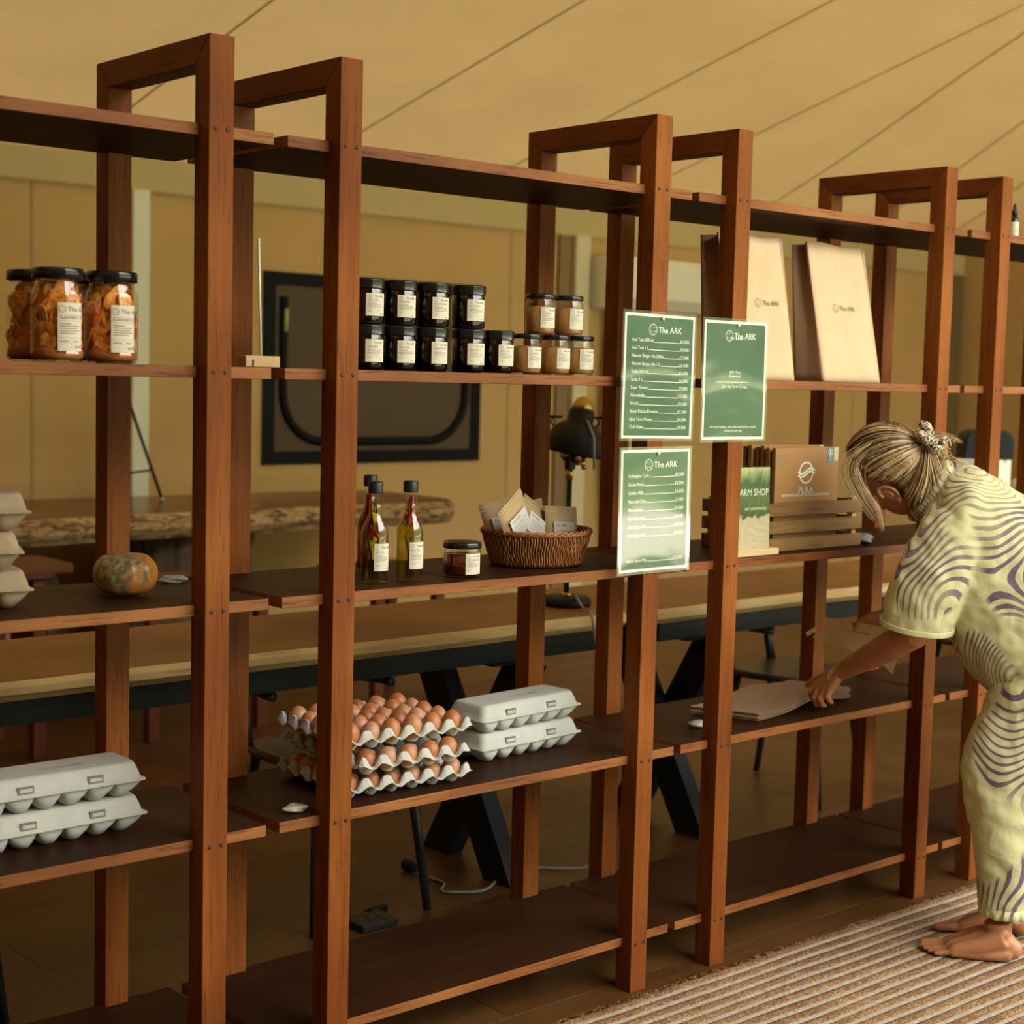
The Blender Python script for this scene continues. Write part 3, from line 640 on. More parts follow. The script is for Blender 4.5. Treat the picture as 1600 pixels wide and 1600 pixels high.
MB().ell((0, 0, .035), (.036, .032, .034)).build('brown_nut', plain('brown shell', (.14, .045, .02), .5), None, (1.065, .125, z3 + .015), label='round brown shell lying in front of the packets in the basket', cat='shell')
# stick holder -----------------------------------------------------------------------
PINE = wood('pale pine', (.50, .34, .17), (.62, .44, .24), (.70, .54, .32), 'x', rough=.55, pore=.2)
t = thing('stick_holder', 'small pale wooden block with a thin upright glass stick', 'incense holder', (.150, .058, ZB + .0005), -.15)
MB().box(-.036, .036, -.018, .018, 0, .022, c=.0012).build('block', PINE, t)
MB().box(-.0225, -.019, -.0186, -.018, .0, .014).build('slot', plain('burnt slot', (.02, .015, .01), .9), t, rot=None)
MB().tube([(.003, -.0, .0225), (-.004, .0, .245)], .0026, 10).ell((-.004, 0, .246), (.0035, .0035, .0035), seg=8).build('stick', plain('frosted glass', (.70, .72, .60), .15), t)
# pumpkin ------------------------------------------------------------------------------
PK = NT('mottled pumpkin'); v = PK.coord((1, 1, 1), False); n1 = PK.noise(v, 22, 5, .65, .6); n2 = PK.noise(v, 90, 3, .6); n3 = PK.noise(v, 9, 2)
sx_ = PK.n('ShaderNodeSeparateXYZ', {0: v}); k_ = PK.math('ADD', PK.math('MULTIPLY_ADD', sx_.outputs[0], -4.5, -.10), PK.math('MULTIPLY_ADD', sx_.outputs[2], 3.2, -.05))
gm = PK.ramp(PK.math('ADD', k_, n1), [(.42, (0, 0, 0)), (.62, (1, 1, 1))])
base = PK.mix(PK.ramp(n3, [(.35, (0, 0, 0)), (.65, (1, 1, 1))]), (.52, .17, .025), (.62, .27, .05))
base = PK.mix(PK.ramp(n2, [(.60, (0, 0, 0)), (.66, (1, 1, 1))]), base, (.70, .50, .18))
base = PK.mix(gm, base, PK.mix(PK.ramp(n2, [(.42, (0, 0, 0)), (.55, (1, 1, 1))]), (.14, .13, .055), (.36, .28, .15)))
PK = PK.pbr(base, .28, PK.bump(n2, .3, .002))
t = thing('pumpkin', 'small squat orange and green mottled pumpkin', 'pumpkin', (-.058, .205, z3)); rings = []; n = 60
for k in range(25):
    ph = PI * k / 24; s_ = math.sin(ph) ** .72
    rings.append([((.0625 * s_ + .0001) * (1 - .035 * abs(math.sin(5 * a)) ** 3 * s_) * math.cos(a), (.0625 * s_ + .0001) * (1 - .035 * abs(math.sin(5 * a)) ** 3 * s_) * math.sin(a),
                   .044 - .044 * math.cos(ph) * (1 - .22 * math.exp(-(ph / .35) ** 2 if ph < 1.5 else -((PI - ph) / .35) ** 2))) for a in [2 * PI * i / n for i in range(n)]])
MB().loft(rings).build('flesh', PK, t)
MB().lathe([(.017, .0655), (.0175, .076), (.012, .079), (.006, .081), (.003, .079)], 9).build('stem', plain('corky stem', (.35, .27, .17), .8), t)
st = MB(); fs = lambda u, v: Vector((0, 0, 0)) + Vector((u * .754 + .012 - v * .3, u * -.657 - .030 - v * .35, .0775 - u * .05 + v * .32))
put_rect(st, -.014, .014, -.009, .003, lambda u, v: tuple(fs(u, v) + Vector((-.002, -.003, .003))), 0); lb = st.build('price_sticker', PAPER, t)
st = MB(); put_text(st, '£5.000', -.011, -.006, .007, lambda u, v: tuple(fs(u, v) + Vector((-.0025, -.0038, .0038)))); st.build('print', INK, lb)
# stones ----------------------------------------------------------------------------------
def stone(x, y, z, r, c, rough, label, seed, cat='stone', tilt=0):
    rnd = random.Random(seed); bm = bmesh.new(); bmesh.ops.create_icosphere(bm, subdivisions=3, radius=1)
    ph = [rnd.uniform(0, 6) for _ in range(6)]
    for v in bm.verts:
        p = v.co; d = 1 + .16 * math.sin(3 * p.x + ph[0]) * math.cos(2.5 * p.y + ph[1]) + .10 * math.sin(5 * p.z + ph[2] + 3 * p.x)
        v.co = Vector((p.x * r[0] * d, p.y * r[1] * d, max(-.8, p.z * d) * r[2] + .8 * r[2]))
    me = bpy.data.meshes.new('stone'); bm.to_mesh(me); bm.free()
    o = bpy.data.objects.new('stone', me); COL.objects.link(o)
    tt = NT('stone ' + str(seed)); n_ = tt.noise(tt.coord((1, 1, 1)), 45, 5, .65); me.materials.append(tt.pbr(tt.ramp(n_, [(.35, tuple(q * .6 for q in c)), (.65, c)]), rough, tt.bump(n_, .6, .004)))
    for p in me.polygons: p.use_smooth = seed % 2 == 0
    fin(o, None, (x, y, z), (0, 0, rnd.uniform(-.3, .3)), label=label, cat=cat); return o
stone(.118, .335, ZS[2], (.030, .017, .0095), (.30, .29, .24), .6, 'flat grey pebble behind the pumpkin by the upright', 11)
stone(.262, .082, ZS[3], (.024, .015, .0095), (.66, .62, .48), .25, 'pale crystal chip lying on the shelf end left of the egg trays', 13)
stone(1.555, .150, ZS[3], (.024, .019, .010), (.42, .40, .32), .5, 'pale pebble beside the upright left of the flat paper bags', 16)
stone(2.178, .105, ZS[2], (.036, .026, .017), (.26, .28, .27), .4, 'rough grey rock at the right end of the slatted crate', 15)

# egg trays ------------------------------------------------------------------------------
P_ = .0535
def tray_h(u, v):      # u, v in cells: flat-topped pyramids at the corners, cups at the centres
    du, dv = abs(u - round(u)), abs(v - round(v)); d = max(du, dv) * .75 + .25 * (du + dv)
    pk = min(1, max(0, (.40 - d) / .26)); cu, cv = .5 - du, .5 - dv; c = math.hypot(cu, cv)
    return max(.0015, .019 + .023 * pk - .024 * min(1, max(0, (.40 - c) / .28)))
def tray_mesh():
    mb = MB(); q = 12; nu, nv = 6 * q, 5 * q; f = .008
    def fn(a, b):
        i, j = a * (nu + 2) - 1, b * (nv + 2) - 1; ii, jj = min(max(i, 0), nu), min(max(j, 0), nv); u, v = ii / q, jj / q
        x, y, z = (u - 3) * P_, (v - 2.5) * P_, tray_h(u, v)
        if i != ii or j != jj: x += (i - ii) * f; y += (j - jj) * f; z = z * .35 + .010 + .003 * math.sin(2 * PI * (u + v))
        return (x, y, z)
    mb.grid(fn, nu + 2, nv + 2, smooth=False)
    me = mb.mesh('pulp'); me.materials.append(PULP); return me
trm = tray_mesh()
EGG = NT('brown egg'); oi = EGG.n('ShaderNodeObjectInfo').outputs['Random']; n_ = EGG.noise(EGG.coord((1, 1, 1)), 300, 2)
EGG = EGG.pbr(EGG.mix(EGG.math('MULTIPLY', n_, .25), EGG.ramp(oi, [(0, (.30, .085, .026)), (.35, (.44, .155, .05)), (.7, (.52, .21, .08)), (.9, (.50, .25, .14)), (1, (.56, .31, .18))]), (.3, .12, .05)), .42)
egm = MB().lathe([(max(.0002, .0225 * math.sin(a) * (1 - .05 * math.cos(a) * -1)), (.0278 - .0278 * math.cos(a))) for a in [PI * i / 16 for i in range(17)]][::1], 20).mesh('egg'); egm.materials.append(EGG)
ORD = ('first', 'second', 'third', 'fourth', 'fifth', 'sixth')
def egg_label(lv, i, j):
    if lv == 1: i, j = 4 - j, i                                   # that tray is turned a quarter
    return 'brown egg in the %s open tray, %s row from the front, %s from the left' % (LV[lv], ORD[j], ORD[i])
TC = (.553, .205); LV = ('bottom', 'middle', 'top')
for lv in range(3):
    z = ZS[3] + .0012 + lv * .0520; rz = (-.06, -.06 + PI / 2, -.05)[lv]
    cx, cy = TC[0] + (0, .004, -.004)[lv], TC[1] + (0, .006, -.004)[lv]
    o = bpy.data.objects.new('egg_tray', trm); COL.objects.link(o)
    fin(o, None, (cx, cy, z), (0, 0, rz), 'open grey pulp egg tray, %s of the stack of three' % LV[lv], 'egg tray', 'open egg trays on the fourth shelf', solid=.0022)
    R2 = Matrix.Rotation(rz, 3, 'Z')
    for i in range(6):
        for j in range(5):
            p = R2 @ Vector(((i - 2.5) * P_, (j - 2) * P_, 0))
            front = (j == 0 if lv != 1 else i == 5) ; 
            if lv == 1: front = (i == 0); left = (j == 4); right = (j == 0)
            else: front = (j == 0); left = (i == 0); right = (i == 5)
            q0 = R2 @ Vector(((i - 2.5), (j - 2), 0)); 
            if lv < 2 and not (q0.y < (-1.6 if lv != 1 else -2.1) or q0.x < (-2.1 if lv != 1 else -1.6)): continue
            e = bpy.data.objects.new('egg', egm); COL.objects.link(e); s = random.uniform(.94, 1.04)
            fin(e, None, (cx + p.x, cy + p.y, z + .0028), (random.uniform(-.12, .12), random.uniform(-.12, .12), 0), egg_label(lv, i, j), 'egg', 'eggs in the %s tray' % LV[lv]); e.scale = (s, s, s * (1 if lv == 2 else .93))
# closed cartons -------------------------------------------------------------------------------
def carton(nc, L, W, h, pulp, label, grp, latch_loop=False, mark=True):
    t = thing('egg_carton', label, 'egg carton', (0, 0, 0), 0, grp); q = 10; nu, nv = nc * q, 2 * q; hb = h * .48
    def bf(a, b):
        u, v = a * nc, b * 2; su = abs(math.sin(PI * u)) ** .55; sv = abs(math.sin(PI * v)) ** .45
        g = min(1, 1.25 * su * sv) if 0 < v < 2 and 0 < u < nc else 0
        k = .90 + .1 * (1 - g)
        return ((a - .5) * L * k, (b - .5) * W * k, hb * (1 - g) + .0008)
    MB().grid(bf, nu, nv).build('base', pulp, t, solid=.0015)
    def rr(sx, sy, z, c):
        out = []
        for cx, cy, a0 in ((1, 1, 0), (-1, 1, PI / 2), (-1, -1, PI), (1, -1, 3 * PI / 2)):
            for k in range(5):
                a = a0 + PI / 2 * k / 4; out.append((cx * (sx / 2 - c) + c * math.cos(a), cy * (sy / 2 - c) + c * math.sin(a), z))
        return out
    MB().loft([rr(L + .012, W + .012, hb - .0006, .012), rr(L + .012, W + .012, hb + .0022, .012), rr(L - .001, W - .001, hb + .003, .014), rr(L - .008, W - .008, h * .72, .016), rr(L - .018, W - .020, h - .005, .016), rr(L - .024, W - .027, h - .001, .016), rr(L - .036, W - .038, h, .016)], smooth=True).build('lid', pulp, t)
    xs = (-L * .22, L * .20) if not latch_loop else (-L * .25, L * .27)
    for x in xs:
        if not latch_loop:
            lm = MB(); lm.box(x - .016, x + .016, -W / 2 + .0010, -W / 2 + .006, h * .57, h * .78); lm.build('latch_slot', plain('slot shade', (.20, .20, .17), .9) if 'slot shade' not in MATS else MATS['slot shade'], t)
            MB().box(x - .013, x + .013, -W / 2 - .0005, -W / 2 + .006, h * .62, h * .72, c=.001).build('latch_tab', pulp, t)
        else:
            MB().ell((x, -W / 2 + .006, h * .70), (.016, .005, .009), seg=12).build('latch_tab', pulp, t)
            MB().tube([(x + .018 * math.cos(a), -W / 2 + .0035, h * .70 + .011 * math.sin(a)) for a in np.linspace(0, 2 * PI, 20, endpoint=False)], .0016, 5, closed=True).build('latch_ring', pulp, t)
    if mark:
        tx = MB(); fn = lambda u, v: (u, v * .9, h + .0004)
        emblem(tx, -.018, -.012, .011, fn); put_text(tx, 'The ARK', 0.0, -.018, .017, fn); tx.build('stamp', plain('faded stamp', (.20, .20, .18), .9) if 'faded stamp' not in MATS else MATS['faded stamp'], t)
    return t
z4 = ZS[3] + .0006; CH_ = .0655
g1 = carton(6, .335, .125, .068, PULP, 'x', 'closed grey egg cartons on the fourth shelf')
for k, (x, y, lv, rz, lab) in enumerate(((-.212, .207, 0, .012, 'closed grey egg carton, lower of the left pair'), (-.216, .207, 1, .0, 'closed grey egg carton, upper of the left pair'),
                                     (.992, .232, 0, .075, 'closed grey egg carton, lower of the pair right of the open trays'), (.988, .230, 1, .085, 'closed grey egg carton, upper of the pair right of the open trays'))):
    loc = (x, y, z4 + lv * .0685)
    if k == 0: g1.location = loc; g1.rotation_euler.z = rz; g1['label'] = lab
    else: dup(g1, loc, rz, lab)
b1 = carton(6, .335, .125, .071, PULPB, 'x', 'brown egg cartons at the left edge', True, False)
for k, (dx, rz, lab) in enumerate(((.004, -.20, 'closed brown egg carton at the bottom of the left edge stack'), (-.010, -.34, 'closed brown egg carton in the middle of the left edge stack, askew'), (0, -.22, 'closed brown egg carton on top of the left edge stack'))):
    loc = (-.438 + dx, .232, ZS[2] + .0006 + k * .0716)
    if k == 0: b1.location = loc; b1.rotation_euler.z = rz; b1['label'] = lab
    else: dup(b1, loc, rz, lab)

# laminated menus ------------------------------------------------------------------------------
GREEN = NT('deep green print'); v = GREEN.coord((1, 1, 1)); n_ = GREEN.noise(v, 9, 3); GREEN = GREEN.pbr(GREEN.ramp(n_, [(.3, (.038, .098, .050)), (.7, (.060, .130, .068))]), .5, Specular_IOR_Level=.1)
WP = plain('white paper border', (.80, .80, .72), .5); WI = plain('white ink', (.86, .90, .80), .6)
LAM = glass('glossy laminate', (1, 1, 1), .035, .8)
def menu(x0, x1, zb, zt, tilt, label, lines, kind, seed):
    w, h = x1 - x0, zt - zb
    t = thing('laminated_menu', label, 'menu', ((x0 + x1) / 2, 0, zt - .012), 0, 'laminated green menus pinned to the uprights'); t.rotation_euler = (0, tilt, 0)
    def surf(e):
        return lambda u, v: (u, -.0035 - e - .003 * abs(u / w * 2) ** 2 * (.4 + .6 * (1 - v / h)) + .0003 * math.sin(7 * v / h + seed), v - h + .012)
    def sheet(name, mat, m, e, n=10):
        f = surf(e); mb = MB(); mb.grid(lambda a, b: f(-w / 2 + m + a * (w - 2 * m), m + b * (h - 2 * m)), n, n); return mb.build(name, mat, t)
    sheet('film_backing', FILM, 0, 0); sheet('paper', WP, .007, .0004); sheet('green_print', GREEN, .0135, .0008)
    f = surf(.0012); tx = MB()
    emblem(tx, -.024, h - .043, .0135, f); put_text(tx, 'The ARK', -.006, h - .050, .021, f)
    if kind == 'list':
        y = h - .072; dy = (h - .072 - .030) / (len(lines) - 1)
        for a, b in lines:
            if a:
                put_text(tx, a, -w / 2 + .032, y, .0115, f, sx=.9); vs, _ = text2d(a); e = -w / 2 + .034 + max(q[0] for q in vs) * .0115 * .9
                put_text(tx, b, w / 2 - .026, y, .0115, f, align='r'); put_rect(tx, e, w / 2 - .058, y - .0006, y + .0006, f, 0, 5)
            y -= dy
    else:
        for a, yy, s in lines: put_text(tx, a, 0, h * yy, s, f, align='c')
        put_rect(tx, -w * .28, w * .22, h * .485, h * .488, f, 0, 5)
    tx.build('lettering', WI, t)
    f = surf(.0018); mb = MB(); mb.grid(lambda a, b: f(-w / 2 + .001 + a * (w - .002), .001 + b * (h - .002)), 10, 10); mb.build('laminate', LAM, t)
    MB().lathe([(.0048, 0), (.0048, .0015), (.003, .003), (.001, .0034)], 14, M=Matrix.Translation((.006, -.0065, -.004)) @ Matrix.Rotation(PI / 2, 4, 'X')).build('pin', plain('white pin', (.75, .74, .66), .3) if 'white pin' not in MATS else MATS['white pin'], t)
menu(1.085, 1.336, 1.340, 1.645, .012, 'laminated green price list pinned highest on the middle upright', [('Iced Teas 500 ml', '£2,500'), ('Iced Teas 1 L', '£4,000'), ('Natural Ginger Ale 500ml', '£3,500'), ('Natural Ginger Ale 1 L', '£6,000'), ('Sodas 500 ml', '£3,500'), ('Sodas 1 L', '£6,000'), ('Super Greens', '£7,000'), ('Marmalades', '£5,500'), ('Kimchi', '£9,000'), ('Sweet Potato Brownie', '£3,500'), ('Spicy Farm Honey', '£6,000'), ('Chilli Flakes', '£4,000')], 'list', 1)
menu(1.357, 1.602, 1.336, 1.640, .0, 'laminated green notice without prices pinned on the upright to the right', [('Our menu', .83, .010), ('ARK Tent', .555, .010), ('Download', .525, .010), ('Join the Farm Group', .44, .011), ('for fresh harvest, news and weekly farm orders', .115, .009), ('contact us any day', .085, .009)], 'notice', 2)
menu(1.086, 1.333, 1.026, 1.328, -.006, 'laminated green price list pinned below the other list on the same upright', [('Aubergine Curls', '£5,500'), ('Green Pesto', '£5,000'), ('Golden Milk', '£4,500'), ('Flavored Chips', '£3,000'), ('Plain Labneh', '£6,000'), ('Baba Ganoush', '£4,000'), ('Farm Eggs x12', '£3,000'), ('Farm Eggs x30', '£6,500'), ('', ''), ('', ''), ('Italian Spice Mix', '£7,500')], 'list', 3)

# standing sign in a wooden foot -------------------------------------------------------------------
t = thing('table_sign', 'landscape photo sign reading farm shop in a pale wooden foot', 'sign', (1.635, .057, z3))
MB().box(-.095, .095, -.018, .018, 0, .0175, c=.002).build('foot', PINE, t)
SG = NT('green landscape print'); v = SG.coord((1, 1, 1), False); n_ = SG.noise(v, 22, 5, .6); zz = SG.n('ShaderNodeSeparateXYZ', {0: v}).outputs[2]
SG = SG.pbr(SG.ramp(SG.math('ADD', SG.math('MULTIPLY', zz, 4.2), SG.math('MULTIPLY_ADD', n_, .35, -.175)), [(.33, (.62, .54, .40)), (.42, (.60, .52, .36)), (.45, (.09, .14, .06)), (.60, (.13, .20, .08)), (.78, (.08, .15, .07)), (.90, (.35, .42, .20)), (.97, (.60, .58, .38))]), .4)
MB().box(-.074, .074, -.0012, .0012, .012, .228).build('photo_sheet', SG, t, rot=(-.03, 0, 0))
MB().box(-.077, .077, -.0026, -.0018, .012, .231).build('acrylic_front', CLEAR, t, rot=(-.03, 0, 0))
tx = MB(); f = lambda u, v: (u, -.0017 - .0001, v)
put_text(tx, 'FARM SHOP', .068, .155, .026, f, align='r', sx=.9); put_text(tx, 'our community', .060, .118, .0145, f, align='r', sx=.95)
tx.build('lettering', WI, t, rot=(-.03, 0, 0))
# slatted crate with folded cardboard boxes -------------------------------------------------------------
CRW = wood('crate pine', (.15, .080, .026), (.23, .13, .045), (.32, .19, .075), 'x', rough=.55)
cr_ = thing('slatted_crate', 'low slatted pine crate holding flat cardboard boxes', 'crate', (1.925, .195, z3))
for z0 in (0, .047, .094):
    for y in (-.105, .105): MB().box(-.205, .215, y - .0055, y + .0055, z0, z0 + .034, c=.0012).build('slat', CRW, cr_)
    for x in (-.199, .209): MB().box(x - .0055, x + .0055, -.099, .099, z0, z0 + .034, c=.0012).build('slat', CRW, cr_)
for x in (-.184, .194):
    for y in (-.090, .090): MB().box(x - .009, x + .009, y - .009, y + .009, 0, .134).build('corner_post', PINE, cr_)
MB().box(-.19, .20, -.098, .098, .0, .006).build('bottom_board', CRW, cr_)
def flatbox(y, h, x0, x1, label, front=False, tag_=False):
    t = thing('cardboard_box', label, 'box', ((x0 + x1) / 2, y, z3 + .0065), 0, 'cardboard boxes in the crate'); w = x1 - x0
    MB().box(-w / 2, w / 2, -.0065, .0065, 0, h, c=.001).build('panel', CARD, t)
    if tag_: MB().box(w / 2 - .022, w / 2 - .004, -.0072, -.0067, h - .038, h - .001).build('green_tape', plain('pale green tape', (.42, .46, .26), .4) if 'pale green tape' not in MATS else MATS['pale green tape'], t)
    if front:
        f = lambda u, v: (u, -.0072, v); tb = MB(); tb.mi = []
        bl = MB(); put_rect(bl, w / 2 - .050, w / 2 - .027, h - .040, h - .001, f); bl.add([f(w / 2 - .050, h - .040), f(w / 2 - .027, h - .040), f(w / 2 - .027, h - .046), f(w / 2 - .0385, h - .040), f(w / 2 - .050, h - .046)], [(0, 4, 3), (3, 2, 1)])
        bt = bl.build('blue_badge', plain('blue badge', (.05, .19, .24), .5), t)
        f3 = lambda u, v: (u, -.0076, v); wt = MB(); put_ring(wt, w / 2 - .0385, h - .014, .0095, .0012, f3); put_rect(wt, w / 2 - .0405, w / 2 - .0365, h - .020, h - .008, f3); put_text(wt, 'by', w / 2 - .0385, h - .030, .006, f3, align='c'); put_text(wt, 'nature', w / 2 - .0385, h - .037, .006, f3, align='c')
        wt.build('badge_print', WI, bt)
        lg = MB(); put_ring(lg, -.006, h * .745, .030, .0042, f3, n=40)
        lg.build('logo_ring', WI, t)
        for dz, s in ((.0045, 1), (-.004, 1)):
            m2 = MB(); cv = lambda x: .0075 * math.sin((x) / .038 * PI * .5 * 1.9); n2 = 24; 
            for k in range(n2):
                a, b = -.044 + .076 * k / n2, -.044 + .076 * (k + 1) / n2; th = lambda q: .0026 * math.cos((q + .006) / .044 * PI / 2) + .0005
                m2.add([(a, -.0080, h * .745 + cv(a + .006) + dz - th(a)), (b, -.0080, h * .745 + cv(b + .006) + dz - th(b)), (b, -.0080, h * .745 + cv(b + .006) + dz + th(b)), (a, -.0080, h * .745 + cv(a + .006) + dz + th(a))], [(0, 1, 2, 3)])
            m2.build('logo_wave', WI, t)
        tx = MB(); put_text(tx, 'PURA', -.006, h * .745 - .056, .025, f3, align='c'); [put_text(tx, 'PURA', -.006 + q, h * .745 - .056 + q2, .025, lambda u, v, q=q: (u, -.0077 - abs(q) * .1, v), align='c') for q, q2 in ((.0007, 0), (-.0007, 0), (.0004, .0004))]; put_text(tx, 'DETERGENTE DE ROPA EN HOJAS CONCENTRADO', -.004, .1365, .0098, f3, align='c', sx=.9)
        put_text(tx, 'by nature', 0, .092, .010, f3, align='c'); tx.build('lettering', WI, t)
        gt = MB(); put_text(gt, 'eco', -w / 2 + .012, h - .028, .016, f3); put_rect(gt, -w / 2 + .012, -w / 2 + .034, h - .040, h - .034, f3); put_rect(gt, -w / 2 + .010, -w / 2 + .036, h - .050, h - .047, f3)
        gt.build('grey_print', plain('grey blue ink', (.22, .24, .20), .8), t)
    return t
flatbox(.112, .268, 1.782, 2.052, 'front cardboard box reading pura with a wave logo', True, True)
for k in range(5): flatbox(.134 + k * .0205, .268 + .004 * (k % 2), 1.782 + .003 * (k % 3), 2.050 - .01 * k, ('plain cardboard box directly behind the front printed one', 'plain cardboard box, second behind the printed one', 'plain cardboard box, third behind the printed one', 'plain cardboard box, fourth behind the printed one', 'plain cardboard box at the very back of the crate')[k], False, k == 1)
# tall paper bags ------------------------------------------------------------------------------
def paper_bag(x, y, w, dpt, h, lean, label, mark_x):
    t = thing('paper_bag', label, 'paper bag', (x, y, ZB + .0006), 0, 'tall kraft bags on the second shelf')
    ly = lambda z: lean * z / h
    fr = MB(); fr.grid(lambda a, b: ((a - .5) * w, ly(b * h) + .003 * math.sin(PI * a) * b + .006 * b * b * abs(2 * a - 1), b * h + (.004 * math.sin(7 * a) if b == 1 else 0)), 12, 16)
    fr.build('front_panel', KRAFTB, t, solid=.0006)
    bk_ = MB(); bk_.grid(lambda a, b: ((a - .5) * w * (1 - .02 * b), dpt + ly(b * h) * .35 - .003 * math.sin(PI * a) * b, b * h * .985), 12, 16); bk_.build('back_panel', KRAFTP, t, solid=.0006)
    for s in (-1, 1):
        g = MB(); g.grid(lambda a, b, s=s: (s * w / 2 - s * (1 - abs(2 * a - 1)) * (.004 + .045 * max(0, b - .18)), (ly(b * h)) * (1 - a) + (dpt + ly(b * h) * .35) * a, b * h * (1 - .015 * a)), 10, 16); g.build('side_gusset', KRAFTP, t, solid=.0006)
    MB().box(-w / 2, w / 2, 0, dpt, 0, .001).build('bag_bottom', KRAFTP, t)
    tx = MB(); f = lambda u, v: (u, ly(v) - .0012 - .0, v); emblem(tx, mark_x - .026, h * .535, .0115, f); put_text(tx, 'The ARK', mark_x - .008, h * .520, .018, f); tx.build('stamp', INK, t)
    return t
KRAFTB = kraft('light kraft paper', (.66, .47, .29), .12)
paper_bag(1.668, .062, .250, .10, .372, .060, 'tall kraft paper bag partly behind the upright, left of its twin', .03)
paper_bag(2.048, .068, .252, .10, .375, .075, 'tall kraft paper bag with full front showing, right of its twin', -.01)
# dropper bottle --------------------------------------------------------------------------------
t = thing('dropper_bottle', 'small dark dropper bottle with cream label at the top right', 'bottle', (2.862, .10, ZS[0] + .0005))
MB().lathe([(.011, .0005), (.0138, .002), (.0138, .058), (.010, .066), (.0065, .069), (.0065, .074)], 24).build('glass', plain('black amber glass', (.02, .01, .006), .1), t)
MB().lathe([(.009, .070), (.009, .086), (.006, .088), (.0055, .100), (.003, .106)], 20).build('dropper_cap', CAPM, t)
fn = cyl_fn(.0142, .006, -PI / 2 - .45, .052); mb = MB(); put_rect(mb, 0, .052, 0, .045, fn, 0, 16); lb = mb.build('label', PAPER, t)
tx = MB(); f2 = cyl_fn(.0146, .006, -PI / 2 - .45, .052); emblem(tx, .026, .018, .005, f2); tx.build('print', INK, lb)

# jute rug ------------------------------------------------------------------------------------------
JT = NT('braided jute'); v = JT.coord((1, 1, 1), False)
w1 = JT.noise(JT.n('ShaderNodeMapping', {0: v, 3: (130, 260, 60)}).outputs[0], 1.0, 3, .7); w2 = JT.noise(v, 6, 3)
JT = JT.pbr(JT.mix(JT.ramp(w2, [(.35, (0, 0, 0)), (.65, (1, 1, 1))]), JT.ramp(w1, [(.30, (.09, .036, .012)), (.48, (.27, .145, .052)), (.62, (.54, .37, .17))]), JT.ramp(w1, [(.30, (.07, .028, .011)), (.5, (.21, .10, .04)), (.66, (.44, .28, .12))])), .85, JT.bump(w1, 1.0, .006))
CRD = NT('grey cord'); v = CRD.coord((1, 1, 1), False); n_ = CRD.noise(CRD.n('ShaderNodeMapping', {0: v, 3: (220, 60, 60)}).outputs[0], 1, 2); CRD = CRD.pbr(CRD.ramp(n_, [(.3, (.22, .18, .14)), (.7, (.40, .34, .27))]), .75, CRD.bump(n_, .8, .002))
rug = thing('jute_rug', 'striped braided jute rug with pale grey cords in front of the shelving', 'rug', (1.64, -.040, 0), -.004)
RX0, RX1, RY = -2.2, 2.6, 2.5
MB().box(RX0, RX1, -RY, 0, .0005, .003).build('backing', plain('rug backing', (.10, .05, .02), .9), rug)
step = .0425; nst = int(RY / step)
for k in range(nst):
    yc = -.014 - k * step; rnd = random.Random(k)
    n = 220 if k < 30 else 60; wob = lambda x: .0022 * math.sin(x * 5 + k * .8) + .0016 * math.sin(x * 13 + k)
    mb = MB(); rows = []
    for i in range(n + 1):
        x = RX0 + (RX1 - RX0) * i / n; r = .0155 * (1 + .10 * math.sin(i * 2.1)); a = wob(x)
        rows.append([(x, yc + a + r * math.cos(q), .003 + (.0045 + .001 * math.sin(i * 2.1 + q)) * math.sin(q)) for q in (0, PI / 4, PI / 2, 3 * PI / 4, PI)])
    mb.loft(rows, cap=False, closed=False); mb.build('jute_braid', JT, rug)
    for s in (-.0031, .0031):
        MB().tube([(RX0 + (RX1 - RX0) * i / 60, yc - step / 2 + s + wob(RX0 + (RX1 - RX0) * i / 60), .0055) for i in range(61)], .0031, 6).build('cord', CRD, rug)
fz = MB(); rnd = random.Random(9)
for i in range(900):
    x = RX0 + (RX1 - RX0) * rnd.random(); fz.tube([(x, -.003, .004), (x + rnd.uniform(-.01, .01), .004, .008), (x + rnd.uniform(-.02, .02), .006 + .008 * rnd.random(), rnd.uniform(.001, .008))], .0009, 3)
fz.build('edge_fibres', JT, rug, kind='stuff')
#PART3
# ------------------------------------------------------------------ person bending to the shelf
BO = Vector((2.20966, -.43022, .0100)); BH = Vector((-.547786, .836619, 0)); BL = Vector((-.836619, -.547786, 0))
MBODY = Matrix(((BH.x, BL.x, 0, BO.x), (BH.y, BL.y, 0, BO.y), (0, 0, 1, BO.z), (0, 0, 0, 1)))   # forward, to her left, up
per = thing('person', 'barefoot person with blonde bun in yellow and purple wavy print clothes, bending to the shelf', 'person', (0, 0, 0))
per.matrix_world = MBODY
SKIN = NT('tanned skin'); v = SKIN.coord((1, 1, 1), False); n_ = SKIN.noise(v, 30, 4, .6)
SKIN = SKIN.pbr(SKIN.ramp(n_, [(.3, (.36, .15, .065)), (.7, (.46, .21, .10))]), .45, SKIN.bump(SKIN.noise(v, 260, 3), .15, .001), Subsurface_Weight=.08, Subsurface_Scale=.02)
def V(*a): return Vector(a)
